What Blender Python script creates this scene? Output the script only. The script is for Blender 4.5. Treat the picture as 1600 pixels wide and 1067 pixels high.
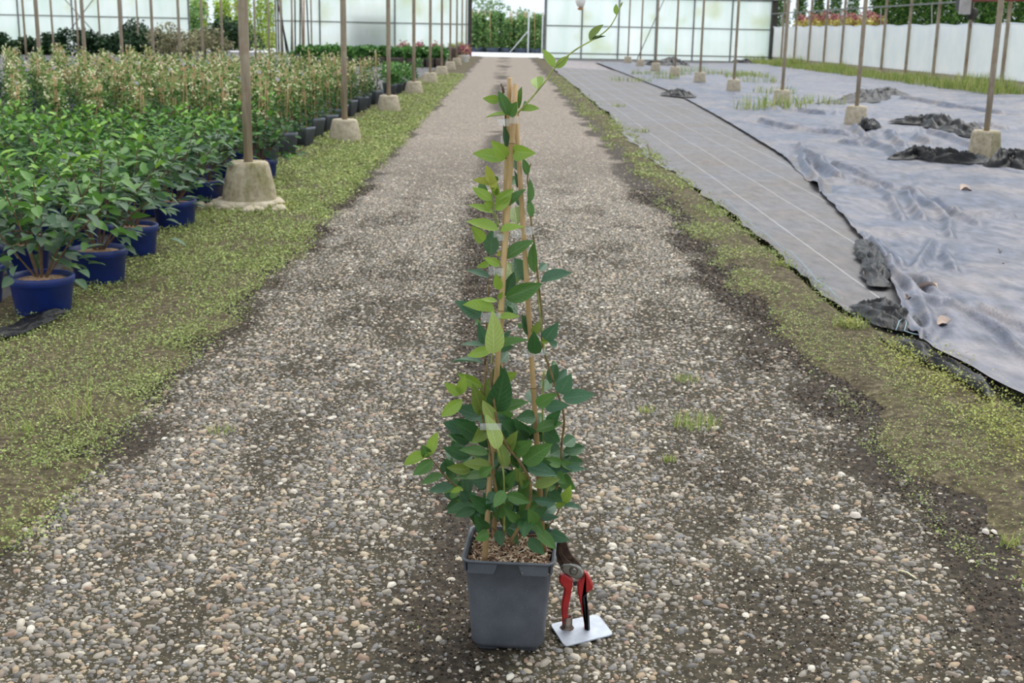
import bpy, math, random
import numpy as np
from mathutils import Vector, Matrix

for o in list(bpy.data.objects):
    bpy.data.objects.remove(o, do_unlink=True)
S = bpy.context.scene
COL = S.collection
random.seed(7)
RNG = np.random.default_rng(11)

# ------------------------------------------------------------------ camera
F, CX, CY, H, TH = 1920., 800., 533.5, 1.11, .0175
_d = np.array([792-CX, -(48-CY), -F]); _d /= np.linalg.norm(_d)          # vanishing point of the path = world +Y
_u = np.array([math.sin(TH), math.cos(TH), 0]); _u -= _d*_u.dot(_d); _u /= np.linalg.norm(_u)
_r = np.cross(_d, _u)
RM = np.array([_r, _d, _u])
CAMP = np.array([0, 0, H])
cam_d = bpy.data.cameras.new('camera')
cam = bpy.data.objects.new('camera', cam_d); COL.objects.link(cam)
cam_d.sensor_width = 36; cam_d.lens = F/1600*36
cam_d.clip_end = 600; cam_d.clip_start = .05
M = Matrix([list(RM[i])+[CAMP[i]] for i in range(3)]+[[0, 0, 0, 1]])
cam.matrix_world = M
cam_d.dof.use_dof = True
cam_d.dof.focus_distance = 2.2
cam_d.dof.aperture_fstop = 13
S.camera = cam

# ------------------------------------------------------------------ world, sun, exposure
W = bpy.data.worlds.new('world'); S.world = W; W.use_nodes = True
wn, wl = W.node_tree.nodes, W.node_tree.links
wn.clear()
bg = wn.new('ShaderNodeBackground'); wo = wn.new('ShaderNodeOutputWorld')
tc = wn.new('ShaderNodeTexCoord'); nz = wn.new('ShaderNodeTexNoise'); rp = wn.new('ShaderNodeValToRGB')
nz.inputs['Scale'].default_value = 2.2; nz.inputs['Detail'].default_value = 5
rp.color_ramp.elements[0].position = .35; rp.color_ramp.elements[0].color = (.72, .86, 1, 1)
rp.color_ramp.elements[1].position = .62; rp.color_ramp.elements[1].color = (.96, .98, 1, 1)
wl.new(tc.outputs['Generated'], nz.inputs['Vector']); wl.new(nz.outputs['Fac'], rp.inputs['Fac'])
wl.new(rp.outputs['Color'], bg.inputs['Color']); bg.inputs['Strength'].default_value = 1.08
wl.new(bg.outputs['Background'], wo.inputs['Surface'])
sd = bpy.data.lights.new('sun', 'SUN'); sd.energy = 2.5; sd.angle = math.radians(48); sd.color = (1, .97, .92)
so = bpy.data.objects.new('sun', sd); COL.objects.link(so); so.rotation_euler = (math.radians(-28), math.radians(18), 0)
so.location = (0, 0, 8)
S.view_settings.view_transform = 'Standard'; S.view_settings.look = 'None'
S.view_settings.gamma = 1; S.view_settings.use_curve_mapping = False
S.view_settings.exposure = 0.2

# ------------------------------------------------------------------ pixel helpers (a pixel gives a direction only)
def ray(x, y): return RM @ np.array([x-CX, -(y-CY), -F])
def gnd(x, y, z=0.):
    v = ray(x, y); return CAMP + v*((z-H)/v[2])
def gndf(x, y):                       # on the real, slightly sunken ground
    z = 0.
    for _ in range(4):
        p = gnd(x, y, z); z = float(gz(p[0], p[1]))
    return gnd(x, y, z)
def atY(x, y, Y):
    v = ray(x, y); return CAMP + v*(Y/v[1])

# ------------------------------------------------------------------ numpy noise
_perm = np.random.default_rng(3).random((256, 256))
def vnoise(x, y):
    x = np.asarray(x, float); y = np.asarray(y, float)
    xi = np.floor(x).astype(int); yi = np.floor(y).astype(int)
    fx = x-xi; fy = y-yi
    fx = fx*fx*(3-2*fx); fy = fy*fy*(3-2*fy)
    a = _perm[xi & 255, yi & 255]; b = _perm[(xi+1) & 255, yi & 255]
    c = _perm[xi & 255, (yi+1) & 255]; e = _perm[(xi+1) & 255, (yi+1) & 255]
    return (a*(1-fx)+b*fx)*(1-fy)+(c*(1-fx)+e*fx)*fy
def fbm(x, y, o=4):
    s = 0; a = .5; t = 0
    for i in range(o):
        s = s+a*vnoise(x*2**i+17*i, y*2**i+9*i); t += a; a *= .5
    return s/t
def sst(a, b, x):
    t = np.clip((np.asarray(x, float)-a)/(b-a), 0, 1); return t*t*(3-2*t)
def gz(x, y):
    return -.055*sst(1.5, 3.6, x)*(1-sst(7.5, 10.5, x))
def dirt(x, y):
    x = np.asarray(x, float); y = np.asarray(y, float)
    n = fbm(x*5, y*3.2, 4); n2 = fbm(x*2.1+40, y*.9+7, 3); n3 = fbm(x*9+5, y*7, 3)
    d = sst(.84, 1.08, np.abs(x+.02)+(n-.5)*.42)*(.7+.6*n3)
    d = np.maximum(d, np.exp(-((x+.10-.03*np.sin(y*.5))/(.10+.006*y))**2)*sst(.38, .6, n*.5+.5*fbm(y*.55, y*0+4, 2)+.08)*.95)
    d = np.maximum(d, sst(.56, .72, n2)*.55*sst(3.5, 9, y)*(.4+.6*n))
    d = np.maximum(d, .62*sst(.15, .6, x)*(1-sst(3.0, 4.6, y))*sst(.35, .6, n*.6+n3*.4+.06))
    d = np.maximum(d, .62*sst(.50, .66, n)*.7)
    d = np.maximum(d, .9*np.exp(-(((x+.1)/.16)**2+((y-2.2)/.4)**2))*sst(.3, .5, n3+.1))
    return np.clip(d, 0, 1)

# ------------------------------------------------------------------ materials
def lin(c):
    return tuple(((v/255)/12.92 if v/255 <= .04045 else ((v/255+.055)/1.055)**2.4) for v in c)+(1,)
MATS = {}
class N:
    def __init__(s, name):
        s.m = bpy.data.materials.new(name); s.m.use_nodes = True
        s.t = s.m.node_tree; s.n = s.t.nodes; s.n.clear()
        s.out = s.n.new('ShaderNodeOutputMaterial'); MATS[name] = s.m
    def add(s, typ, **k):
        n = s.n.new('ShaderNode'+typ)
        for a, v in k.items(): setattr(n, a, v)
        return n
    def link(s, a, b): s.t.links.new(a, b)
    def val(s, sock, v):
        if hasattr(v, 'is_linked') or hasattr(v, 'links'): s.link(v, sock)
        else: sock.default_value = v
    def bsdf(s, col, rough=.6, spec=.5, metal=0, bump=None, bs=.3, bd=.005, sub=None):
        b = s.add('BsdfPrincipled'); s.val(b.inputs['Base Color'], col); s.val(b.inputs['Roughness'], rough)
        s.val(b.inputs['Specular IOR Level'], spec); b.inputs['Metallic'].default_value = metal
        if bump is not None:
            bp = s.add('Bump'); bp.inputs['Strength'].default_value = bs; bp.inputs['Distance'].default_value = bd
            s.link(bump, bp.inputs['Height']); s.link(bp.outputs['Normal'], b.inputs['Normal'])
        return b
    def done(s, sh): s.link(sh, s.out.inputs['Surface']); return s.m
    def coord(s, k='Object'):
        return s.add('TexCoord').outputs[k]
    def noise(s, scale, detail=4, rough=.55, vec=None, out='Fac', mscale=None):
        n = s.add('TexNoise'); n.inputs['Scale'].default_value = scale; n.inputs['Detail'].default_value = detail
        n.inputs['Roughness'].default_value = rough
        v = vec if vec is not None else s.coord()
        if mscale:
            mp = s.add('Mapping'); mp.inputs['Scale'].default_value = mscale; s.link(v, mp.inputs['Vector']); v = mp.outputs['Vector']
        s.link(v, n.inputs['Vector']); return n.outputs[out]
    def ramp(s, fac, stops, interp='LINEAR'):
        r = s.add('ValToRGB'); cr = r.color_ramp; cr.interpolation = interp
        while len(cr.elements) < len(stops): cr.elements.new(.5)
        for e, (p, c) in zip(cr.elements, stops): e.position = p; e.color = c if len(c) == 4 else lin(c)
        s.link(fac, r.inputs['Fac']); return r.outputs['Color']
    def mix(s, fac, a, b, blend='MIX'):
        m = s.add('Mix', data_type='RGBA', blend_type=blend)
        s.val(m.inputs[0], fac); s.val(m.inputs[6], a); s.val(m.inputs[7], b); return m.outputs[2]
    def math(s, op, a, b=0.):
        m = s.add('Math', operation=op); s.val(m.inputs[0], a); s.val(m.inputs[1], b); return m.outputs[0]
    def attr(s, name):
        a = s.add('Attribute'); a.attribute_name = name; return a.outputs['Fac']
    def rnd(s): return s.add('ObjectInfo').outputs['Random']

def simple(name, c, rough=.6, var=.12, scale=30, spec=.5, metal=0, bs=.15):
    k = N(name); f = k.noise(scale)
    c0 = tuple(max(0, v*(1-var)) for v in c); c1 = tuple(min(255, v*(1+var)) for v in c)
    return k.done(k.bsdf(k.ramp(f, [(.3, c0), (.7, c1)]), rough, spec, metal, f, bs).outputs[0])

PEB = [(0, (62, 57, 52)), (.13, (100, 94, 85)), (.28, (125, 117, 106)), (.44, (95, 94, 94)), (.54, (144, 134, 119)),
       (.65, (117, 100, 83)), (.74, (157, 132, 101)), (.82, (174, 158, 131)), (.89, (190, 179, 161)), (.945, (138, 106, 81)), (.975, (210, 201, 185))]
k = N('pebble'); a = k.attr('shade')
c = k.ramp(a, PEB, 'CONSTANT'); nf = k.noise(260, 3)
c = k.mix(.22, c, k.ramp(nf, [(.3, (90, 84, 78)), (.7, (215, 208, 198))]))
k.done(k.bsdf(c, .62, .35, bump=nf, bs=.1, bd=.001).outputs[0])
k = N('crumb'); c = k.ramp(k.attr('shade'), [(0, (24, 20, 17)), (.5, (46, 39, 32)), (.85, (72, 62, 52)), (1, (120, 106, 90))]); k.done(k.bsdf(c, .95, .15).outputs[0])
k = N('pebble_single'); c = k.ramp(k.rnd(), PEB, 'CONSTANT'); nf = k.noise(260, 3)
c = k.mix(.22, c, k.ramp(nf, [(.3, (90, 84, 78)), (.7, (215, 208, 198))]))
k.done(k.bsdf(c, .62, .35, bump=nf, bs=.1, bd=.001).outputs[0])

# path: dark mortar close by (pebbles are geometry), packed aggregate farther on
k = N('path'); co = k.coord()
d = k.attr('dirt')
n1 = k.noise(45, 6, .65, co); n2 = k.noise(7, 4, .6, co)
mort = k.ramp(n1, [(.28, (30, 26, 20)), (.5, (60, 53, 43)), (.75, (98, 89, 74))])
moss = k.ramp(n1, [(.3, (52, 50, 32)), (.7, (98, 92, 62))])
mort = k.mix(k.math('MULTIPLY', n2, .7), mort, moss)
dk = k.ramp(n1, [(.3, (26, 22, 18)), (.5, (54, 46, 38)), (.72, (90, 79, 66))])
mort = k.mix(d, mort, dk)
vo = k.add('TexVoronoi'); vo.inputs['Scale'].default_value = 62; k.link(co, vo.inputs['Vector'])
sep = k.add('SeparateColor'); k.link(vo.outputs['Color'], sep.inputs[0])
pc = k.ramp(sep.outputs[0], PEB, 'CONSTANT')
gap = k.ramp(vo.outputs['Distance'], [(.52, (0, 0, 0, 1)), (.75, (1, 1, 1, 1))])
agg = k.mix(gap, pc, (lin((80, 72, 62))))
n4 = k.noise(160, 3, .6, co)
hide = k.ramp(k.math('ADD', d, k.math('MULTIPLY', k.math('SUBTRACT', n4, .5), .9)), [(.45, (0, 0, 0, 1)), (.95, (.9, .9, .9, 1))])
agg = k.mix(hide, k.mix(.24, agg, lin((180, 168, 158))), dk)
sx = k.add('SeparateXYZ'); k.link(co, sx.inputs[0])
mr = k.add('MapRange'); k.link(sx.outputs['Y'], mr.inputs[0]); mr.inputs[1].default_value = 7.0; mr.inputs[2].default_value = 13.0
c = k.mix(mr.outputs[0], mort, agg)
k.done(k.bsdf(c, .85, .25, bump=n1, bs=.8, bd=.01).outputs[0])

k = N('verge'); n1 = k.noise(38, 6, .7); n2 = k.noise(5, 4)
c = k.ramp(n1, [(.3, (44, 38, 29)), (.5, (84, 74, 57)), (.7, (130, 120, 96))])
c = k.mix(k.ramp(n2, [(.45, (0, 0, 0, 1)), (.7, (.4, .4, .4, 1))]), c, k.ramp(n1, [(.3, (70, 68, 42)), (.7, (126, 120, 78))]))
k.done(k.bsdf(c, .9, .2, bump=n1, bs=.8, bd=.012).outputs[0])

def weedmat(name, stops):
    k = N(name); c = k.ramp(k.attr('shade'), stops)
    b = k.bsdf(c, .6, .3); t = k.add('BsdfTranslucent'); k.link(c, t.inputs[0])
    ms = k.add('MixShader'); ms.inputs[0].default_value = .22; k.link(b.outputs[0], ms.inputs[1]); k.link(t.outputs[0], ms.inputs[2])
    return k.done(ms.outputs[0])
weedmat('weed', [(0, (110, 104, 74)), (.2, (128, 142, 82)), (.4, (160, 174, 98)), (.62, (142, 162, 102)), (.76, (176, 166, 120)), (.88, (184, 200, 114)), (1, (208, 216, 142))])
weedmat('sedum', [(0, (120, 112, 60)), (.3, (150, 152, 78)), (.6, (184, 190, 104)), (.85, (198, 206, 128)), (1, (160, 120, 78))])
weedmat('blade', [(0, (104, 126, 58)), (.4, (140, 162, 78)), (.7, (170, 182, 104)), (1, (198, 186, 128))])
weedmat('hedge_leaf', [(0, (62, 98, 56)), (.4, (100, 144, 82)), (.75, (140, 176, 104)), (1, (180, 200, 136))])
weedmat('bamboo_leaf', [(0, (130, 160, 60)), (.4, (176, 206, 84)), (.75, (208, 228, 110)), (1, (228, 238, 150))])
weedmat('dark_leaf', [(0, (16, 34, 20)), (.45, (30, 58, 34)), (.8, (52, 86, 50)), (1, (92, 120, 78))])
weedmat('pale_bush', [(0, (96, 96, 70)), (.5, (142, 140, 104)), (1, (176, 170, 136))])
weedmat('cypress_leaf', [(0, (26, 54, 22)), (.4, (58, 98, 40)), (.75, (102, 146, 62)), (1, (146, 178, 92))])
weedmat('red_leaf', [(0, (140, 64, 84)), (.4, (178, 96, 118)), (.75, (200, 150, 140)), (1, (206, 196, 130))])
weedmat('yellow_leaf', [(0, (150, 150, 60)), (.5, (206, 196, 96)), (1, (228, 216, 140))])
weedmat('far_tree_hazed', [(0, (112, 140, 108)), (.5, (150, 176, 138)), (1, (186, 204, 170))])  # distance haze is put into these pale leaf colours
weedmat('round_leaf', [(0, (40, 82, 36)), (.4, (76, 128, 58)), (.8, (118, 162, 86)), (1, (160, 190, 128))])
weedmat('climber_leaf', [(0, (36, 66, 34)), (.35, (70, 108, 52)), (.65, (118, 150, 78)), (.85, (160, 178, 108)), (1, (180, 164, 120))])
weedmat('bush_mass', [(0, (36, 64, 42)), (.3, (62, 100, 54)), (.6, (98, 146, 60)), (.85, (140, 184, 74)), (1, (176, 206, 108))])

def leafmat(name, c_dark, c_mid, pale, rough=.38, vein=.5):
    k = N(name); uv = k.add('UVMap').outputs[0]; sp = k.add('SeparateXYZ'); k.link(uv, sp.inputs[0])
    u, v = sp.outputs[0], k.math('ABSOLUTE', sp.outputs[1])
    ph = k.math('SUBTRACT', k.math('MULTIPLY', u, 8.5), k.math('MULTIPLY', v, 2.6))
    fr = k.math('ABSOLUTE', k.math('SUBTRACT', k.math('FRACT', ph), .5))
    vn = k.ramp(fr, [(0, (1, 1, 1, 1)), (.11, (0, 0, 0, 1))])
    mid = k.ramp(v, [(.02, (1, 1, 1, 1)), (.10, (0, 0, 0, 1))])
    lines = k.mix(1., vn, mid, 'LIGHTEN')
    nf = k.noise(14, 3); rn = k.rnd()
    base = k.mix(k.math('ADD', k.math('MULTIPLY', nf, .6), k.math('MULTIPLY', rn, .45)), lin(c_dark), lin(c_mid))
    c = k.mix(k.math('MULTIPLY', lines, vein), base, lin(pale))
    b = k.bsdf(c, rough, .5, bump=k.math('SUBTRACT', nf, k.math('MULTIPLY', lines, .5)), bs=.25, bd=.02)
    t = k.add('BsdfTranslucent'); k.link(c, t.inputs[0])
    ms = k.add('MixShader'); ms.inputs[0].default_value = .25; k.link(b.outputs[0], ms.inputs[1]); k.link(t.outputs[0], ms.inputs[2])
    return k.done(ms.outputs[0])
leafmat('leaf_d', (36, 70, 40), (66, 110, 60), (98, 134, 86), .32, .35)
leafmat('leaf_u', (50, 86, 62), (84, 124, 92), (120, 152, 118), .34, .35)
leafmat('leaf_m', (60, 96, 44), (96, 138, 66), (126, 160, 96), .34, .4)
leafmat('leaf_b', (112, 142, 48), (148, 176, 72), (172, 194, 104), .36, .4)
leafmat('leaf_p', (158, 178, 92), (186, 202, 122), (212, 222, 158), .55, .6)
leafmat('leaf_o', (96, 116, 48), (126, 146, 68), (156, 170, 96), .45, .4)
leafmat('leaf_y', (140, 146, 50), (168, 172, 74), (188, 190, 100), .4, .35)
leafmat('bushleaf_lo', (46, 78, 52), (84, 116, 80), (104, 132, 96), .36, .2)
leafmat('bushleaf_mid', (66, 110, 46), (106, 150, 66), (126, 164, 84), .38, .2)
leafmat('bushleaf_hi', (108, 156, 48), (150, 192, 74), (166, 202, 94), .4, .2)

k = N('bamboo'); co = k.coord(); n1 = k.noise(60, 4, .6, co, mscale=(1, 1, .08)); n2 = k.noise(9, 3, .5, co)
c = k.ramp(n1, [(.3, (150, 118, 80)), (.55, (188, 156, 112)), (.75, (208, 182, 140))])
c = k.mix(k.ramp(n2, [(.5, (0, 0, 0, 1)), (.7, (.6, .6, .6, 1))]), c, lin((150, 130, 76)))
k.done(k.bsdf(c, .5, .4, bump=n1, bs=.1).outputs[0])
simple('bamboo_node', (120, 92, 62), .6)
simple('stem', (112, 92, 56), .6, .25, 60)
simple('stem_green', (132, 142, 74), .55, .2, 60)
simple('twig', (96, 74, 52), .7, .25, 40)
k = N('grey_pot'); n1 = k.noise(25, 4); n2 = k.noise(420, 2, .5)
c = k.ramp(n1, [(.3, (77, 81, 88)), (.7, (91, 95, 102))])
c = k.mix(k.ramp(n2, [(.66, (0, 0, 0, 1)), (.74, (.35, .35, .35, 1))]), c, lin((160, 162, 164)))
k.done(k.bsdf(c, .45, .4, bump=n2, bs=.03).outputs[0])
simple('far_pot', (100, 106, 116), .5, .12, 12)
simple('taupe_pot', (122, 110, 106), .6, .1, 10)
simple('bag_pot', (70, 80, 104), .6, .15, 10)
simple('blue_pot', (26, 46, 110), .4, .14, 14)
simple('compost', (66, 50, 40), .95, .4, 120, .2, bs=.8)
simple('soil', (150, 124, 100), .9, .35, 90, .2, bs=.8)
k = N('mulch'); c = k.ramp(k.attr('shade'), [(0, (84, 62, 48)), (.2, (144, 114, 92)), (.5, (184, 154, 126)), (.75, (208, 184, 156)), (1, (226, 208, 184))])
k.done(k.bsdf(c, .85, .2).outputs[0])
k = N('clip'); b = k.bsdf((.86, .89, .92, 1), .35, .5); tr = k.add('BsdfTransparent'); ms = k.add('MixShader'); ms.inputs[0].default_value = .84
k.link(b.outputs[0], ms.inputs[1]); k.link(tr.outputs[0], ms.inputs[2]); k.done(ms.outputs[0])
# steel and concrete
k = N('post_steel'); co = k.coord(); n1 = k.noise(14, 5, .6, co, mscale=(3, 3, .35)); n2 = k.noise(5, 4, .6, co)
c = k.ramp(n1, [(.3, (134, 120, 102)), (.6, (164, 150, 130)), (.8, (184, 172, 154))])
c = k.mix(k.ramp(n2, [(.52, (0, 0, 0, 1)), (.72, (.7, .7, .7, 1))]), c, lin((126, 86, 60)))
k.done(k.bsdf(c, .6, .4, .15, n1, .15).outputs[0])
simple('bar_steel', (120, 122, 118), .6, .15, 9)
simple('dark_steel', (62, 58, 54), .6, .2, 8)
simple('white_steel', (196, 200, 202), .5, .08, 8)
simple('red_steel', (150, 66, 60), .6, .15, 8)
k = N('concrete'); co = k.coord(); n1 = k.noise(22, 6, .7, co); n2 = k.noise(6, 4, .6, co, mscale=(1, 1, .3)); v = k.noise(70, 2, .5, co)
c = k.ramp(n1, [(.25, (120, 106, 84)), (.5, (176, 164, 140)), (.75, (206, 196, 174))])
c = k.mix(k.ramp(n2, [(.5, (0, 0, 0, 1)), (.66, (.75, .75, .75, 1))]), c, k.ramp(v, [(.3, (74, 76, 36)), (.7, (128, 124, 66))]))
k.done(k.bsdf(c, .9, .2, bump=n1, bs=.6, bd=.01).outputs[0])
k = N('concrete_clean'); co = k.coord(); n1 = k.noise(18, 6, .7, co); n2 = k.noise(4, 4, .6, co)
c = k.ramp(n1, [(.25, (146, 132, 112)), (.5, (184, 172, 150)), (.75, (208, 198, 180))])
c = k.mix(k.ramp(n2, [(.55, (0, 0, 0, 1)), (.75, (.5, .5, .5, 1))]), c, lin((128, 120, 86)))
k.done(k.bsdf(c, .9, .2, bump=n1, bs=.5, bd=.01).outputs[0])
simple('yard', (206, 204, 208), .85, .06, .8, .3)
simple('field', (130, 140, 92), .95, .2, .5, .2)
# plastics
def fabric(name, dark, dust, amount, rough, scale=1.0, lines=False, spec=.5):
    k = N(name); co = k.coord()
    n1 = k.noise(1.3*scale, 6, .62, co); n2 = k.noise(9*scale, 5, .65, co, mscale=(1.6, .6, 1)); n3 = k.noise(90, 3, .6, co)
    c = k.ramp(n2, [(.3, tuple(v*.7 for v in dark)), (.7, tuple(min(255, v*1.3) for v in dark))])
    m = k.ramp(k.math('ADD', k.math('MULTIPLY', n1, .7), k.math('MULTIPLY', n2, .3)), [(.5-amount*.3, (0, 0, 0, 1)), (.74-amount*.3, (.85, .85, .85, 1))])
    c = k.mix(m, c, k.ramp(n2, [(.3, tuple(v*.85 for v in dust)), (.7, dust)]))
    sp = k.ramp(k.noise(26, 5, .7, co), [(.60, (0, 0, 0, 1)), (.66, (.85, .85, .85, 1))])
    c = k.mix(sp, c, lin((84, 70, 60)))
    if lines:
        s_ = k.add('SeparateXYZ'); k.link(co, s_.inputs[0])
        w = k.math('ADD', s_.outputs['X'], k.math('MULTIPLY', k.noise(.8, 2, .5, co), .03))
        fr = k.math('ABSOLUTE', k.math('SUBTRACT', k.math('FRACT', k.math('MULTIPLY', w, 3.3)), .5))
        ln = k.ramp(fr, [(.008, (.42, .42, .42, 1)), (.016, (0, 0, 0, 1))])
        c = k.mix(ln, c, lin((206, 206, 204)))
    rr = k.math('ADD', k.math('MULTIPLY', m, .35), rough)
    return k.done(k.bsdf(c, rr, spec, bump=n2, bs=.5, bd=.02).outputs[0])
fabric('fabric_sheet', (70, 78, 98), (158, 148, 142), .2, .40)
fabric('fabric_strip', (80, 81, 88), (124, 115, 107), .35, .5, lines=True)
fabric('fabric_far', (104, 104, 114), (164, 150, 146), .5, .5, .5)
fabric('fabric_left', (58, 58, 62), (112, 106, 100), .2, .55)
fabric('fabric_black', (12, 13, 16), (40, 40, 44), -.6, .42, 2.5, spec=.32)
k = N('panel'); co = k.coord(); n1 = k.noise(1.1, 4, .6, co, mscale=(1, 1, .25)); n2 = k.noise(.7, 3, .5, co)
c = k.ramp(n1, [(.3, (226, 238, 232)), (.7, (248, 252, 252))])
c = k.mix(k.ramp(n2, [(.56, (0, 0, 0, 1)), (.72, (.5, .5, .5, 1))]), c, lin((206, 214, 170)))
df = k.add('BsdfDiffuse'); k.link(c, df.inputs[0]); tl = k.add('BsdfTranslucent'); k.link(c, tl.inputs[0]); tr = k.add('BsdfTransparent')
m1 = k.add('MixShader'); m1.inputs[0].default_value = .68; k.link(df.outputs[0], m1.inputs[1]); k.link(tl.outputs[0], m1.inputs[2])
m2 = k.add('MixShader'); m2.inputs[0].default_value = .22; k.link(m1.outputs[0], m2.inputs[1]); k.link(tr.outputs[0], m2.inputs[2]); k.done(m2.outputs[0])
k = N('film'); co = k.coord(); n1 = k.noise(1.5, 4, .6, co)
c = k.ramp(n1, [(.3, (236, 242, 250)), (.7, (250, 252, 255))])
df = k.add('BsdfDiffuse'); k.link(c, df.inputs[0]); tl = k.add('BsdfTranslucent'); k.link(c, tl.inputs[0])
m1 = k.add('MixShader'); m1.inputs[0].default_value = .5; k.link(df.outputs[0], m1.inputs[1]); k.link(tl.outputs[0], m1.inputs[2]); k.done(m1.outputs[0])
# tools
simple('red_grip', (168, 34, 34), .45, .12, 40)
simple('black_grip', (38, 40, 44), .5, .2, 40)
k = N('blade_steel'); n1 = k.noise(60, 5, .6)
k.done(k.bsdf(k.ramp(n1, [(.3, (44, 34, 30)), (.6, (84, 64, 54)), (.8, (118, 100, 90))]), .42, .5, .5, n1, .1).outputs[0])
simple('pivot_steel', (142, 140, 134), .38, .2, 90, .5, .7)
simple('plate_steel', (172, 178, 188), .42, .06, 60, .5, .35, .05)
simple('tube_steel', (112, 100, 90), .4, .25, 60, .5, .7)
simple('rust_edge', (140, 84, 60), .7)
simple('dead_leaf', (206, 184, 168), .8, .2, 60)
simple('cream', (238, 232, 190), .6, .06, 60)
simple('tag_white', (214, 210, 224), .6, .06, 20)
simple('twine_blue', (140, 164, 172), .7, .1, 40)
simple('white_plastic', (240, 238, 234), .4, .05, 10)
simple('orange_cap', (170, 120, 74), .6, .1, 10)
simple('lamp_box', (178, 172, 172), .6, .08, 6)
simple('stone', (196, 186, 174), .8, .2, 40)
simple('crate', (226, 218, 190), .7, .06, 6)
simple('rack_load', (70, 78, 80), .8, .2, 5)
simple('terracotta', (160, 92, 74), .7, .12, 6)

# ------------------------------------------------------------------ mesh helpers
def mesh_np(name, verts, faces, mat, shade=None, attr='shade', smooth=True):
    """faces: (M,k) int array, all faces with the same corner count"""
    me = bpy.data.meshes.new(name)
    verts = np.asarray(verts, np.float32); faces = np.asarray(faces, np.int32)
    me.vertices.add(len(verts)); me.vertices.foreach_set('co', verts.ravel())
    kk = faces.shape[1]; me.loops.add(faces.size); me.loops.foreach_set('vertex_index', faces.ravel())
    me.polygons.add(len(faces)); me.polygons.foreach_set('loop_start', np.arange(0, faces.size, kk, dtype=np.int32))
    if shade is not None:
        at = me.attributes.new(attr, 'FLOAT', 'POINT'); at.data.foreach_set('value', np.asarray(shade, np.float32).ravel())
    me.update(calc_edges=True); me.validate()
    if smooth: me.polygons.foreach_set('use_smooth', np.ones(len(me.polygons), bool))
    me.materials.append(MATS[mat]); return me
def link(name, me, parent=None, loc=None, mat=None):
    o = bpy.data.objects.new(name, me); COL.objects.link(o)
    if parent is not None: o.parent = parent
    if loc is not None: o.location = loc
    if mat is not None: o.matrix_local = mat
    return o
def empty(name, loc=(0, 0, 0), rz=0):
    o = bpy.data.objects.new(name, None); COL.objects.link(o); o.location = loc; o.rotation_euler = (0, 0, rz)
    o.empty_display_size = .05; return o
def tag(o, label=None, cat=None, group=None, kind=None):
    if label: o['label'] = label
    if cat: o['category'] = cat
    if group: o['group'] = group
    if kind: o['kind'] = kind
    return o
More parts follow.
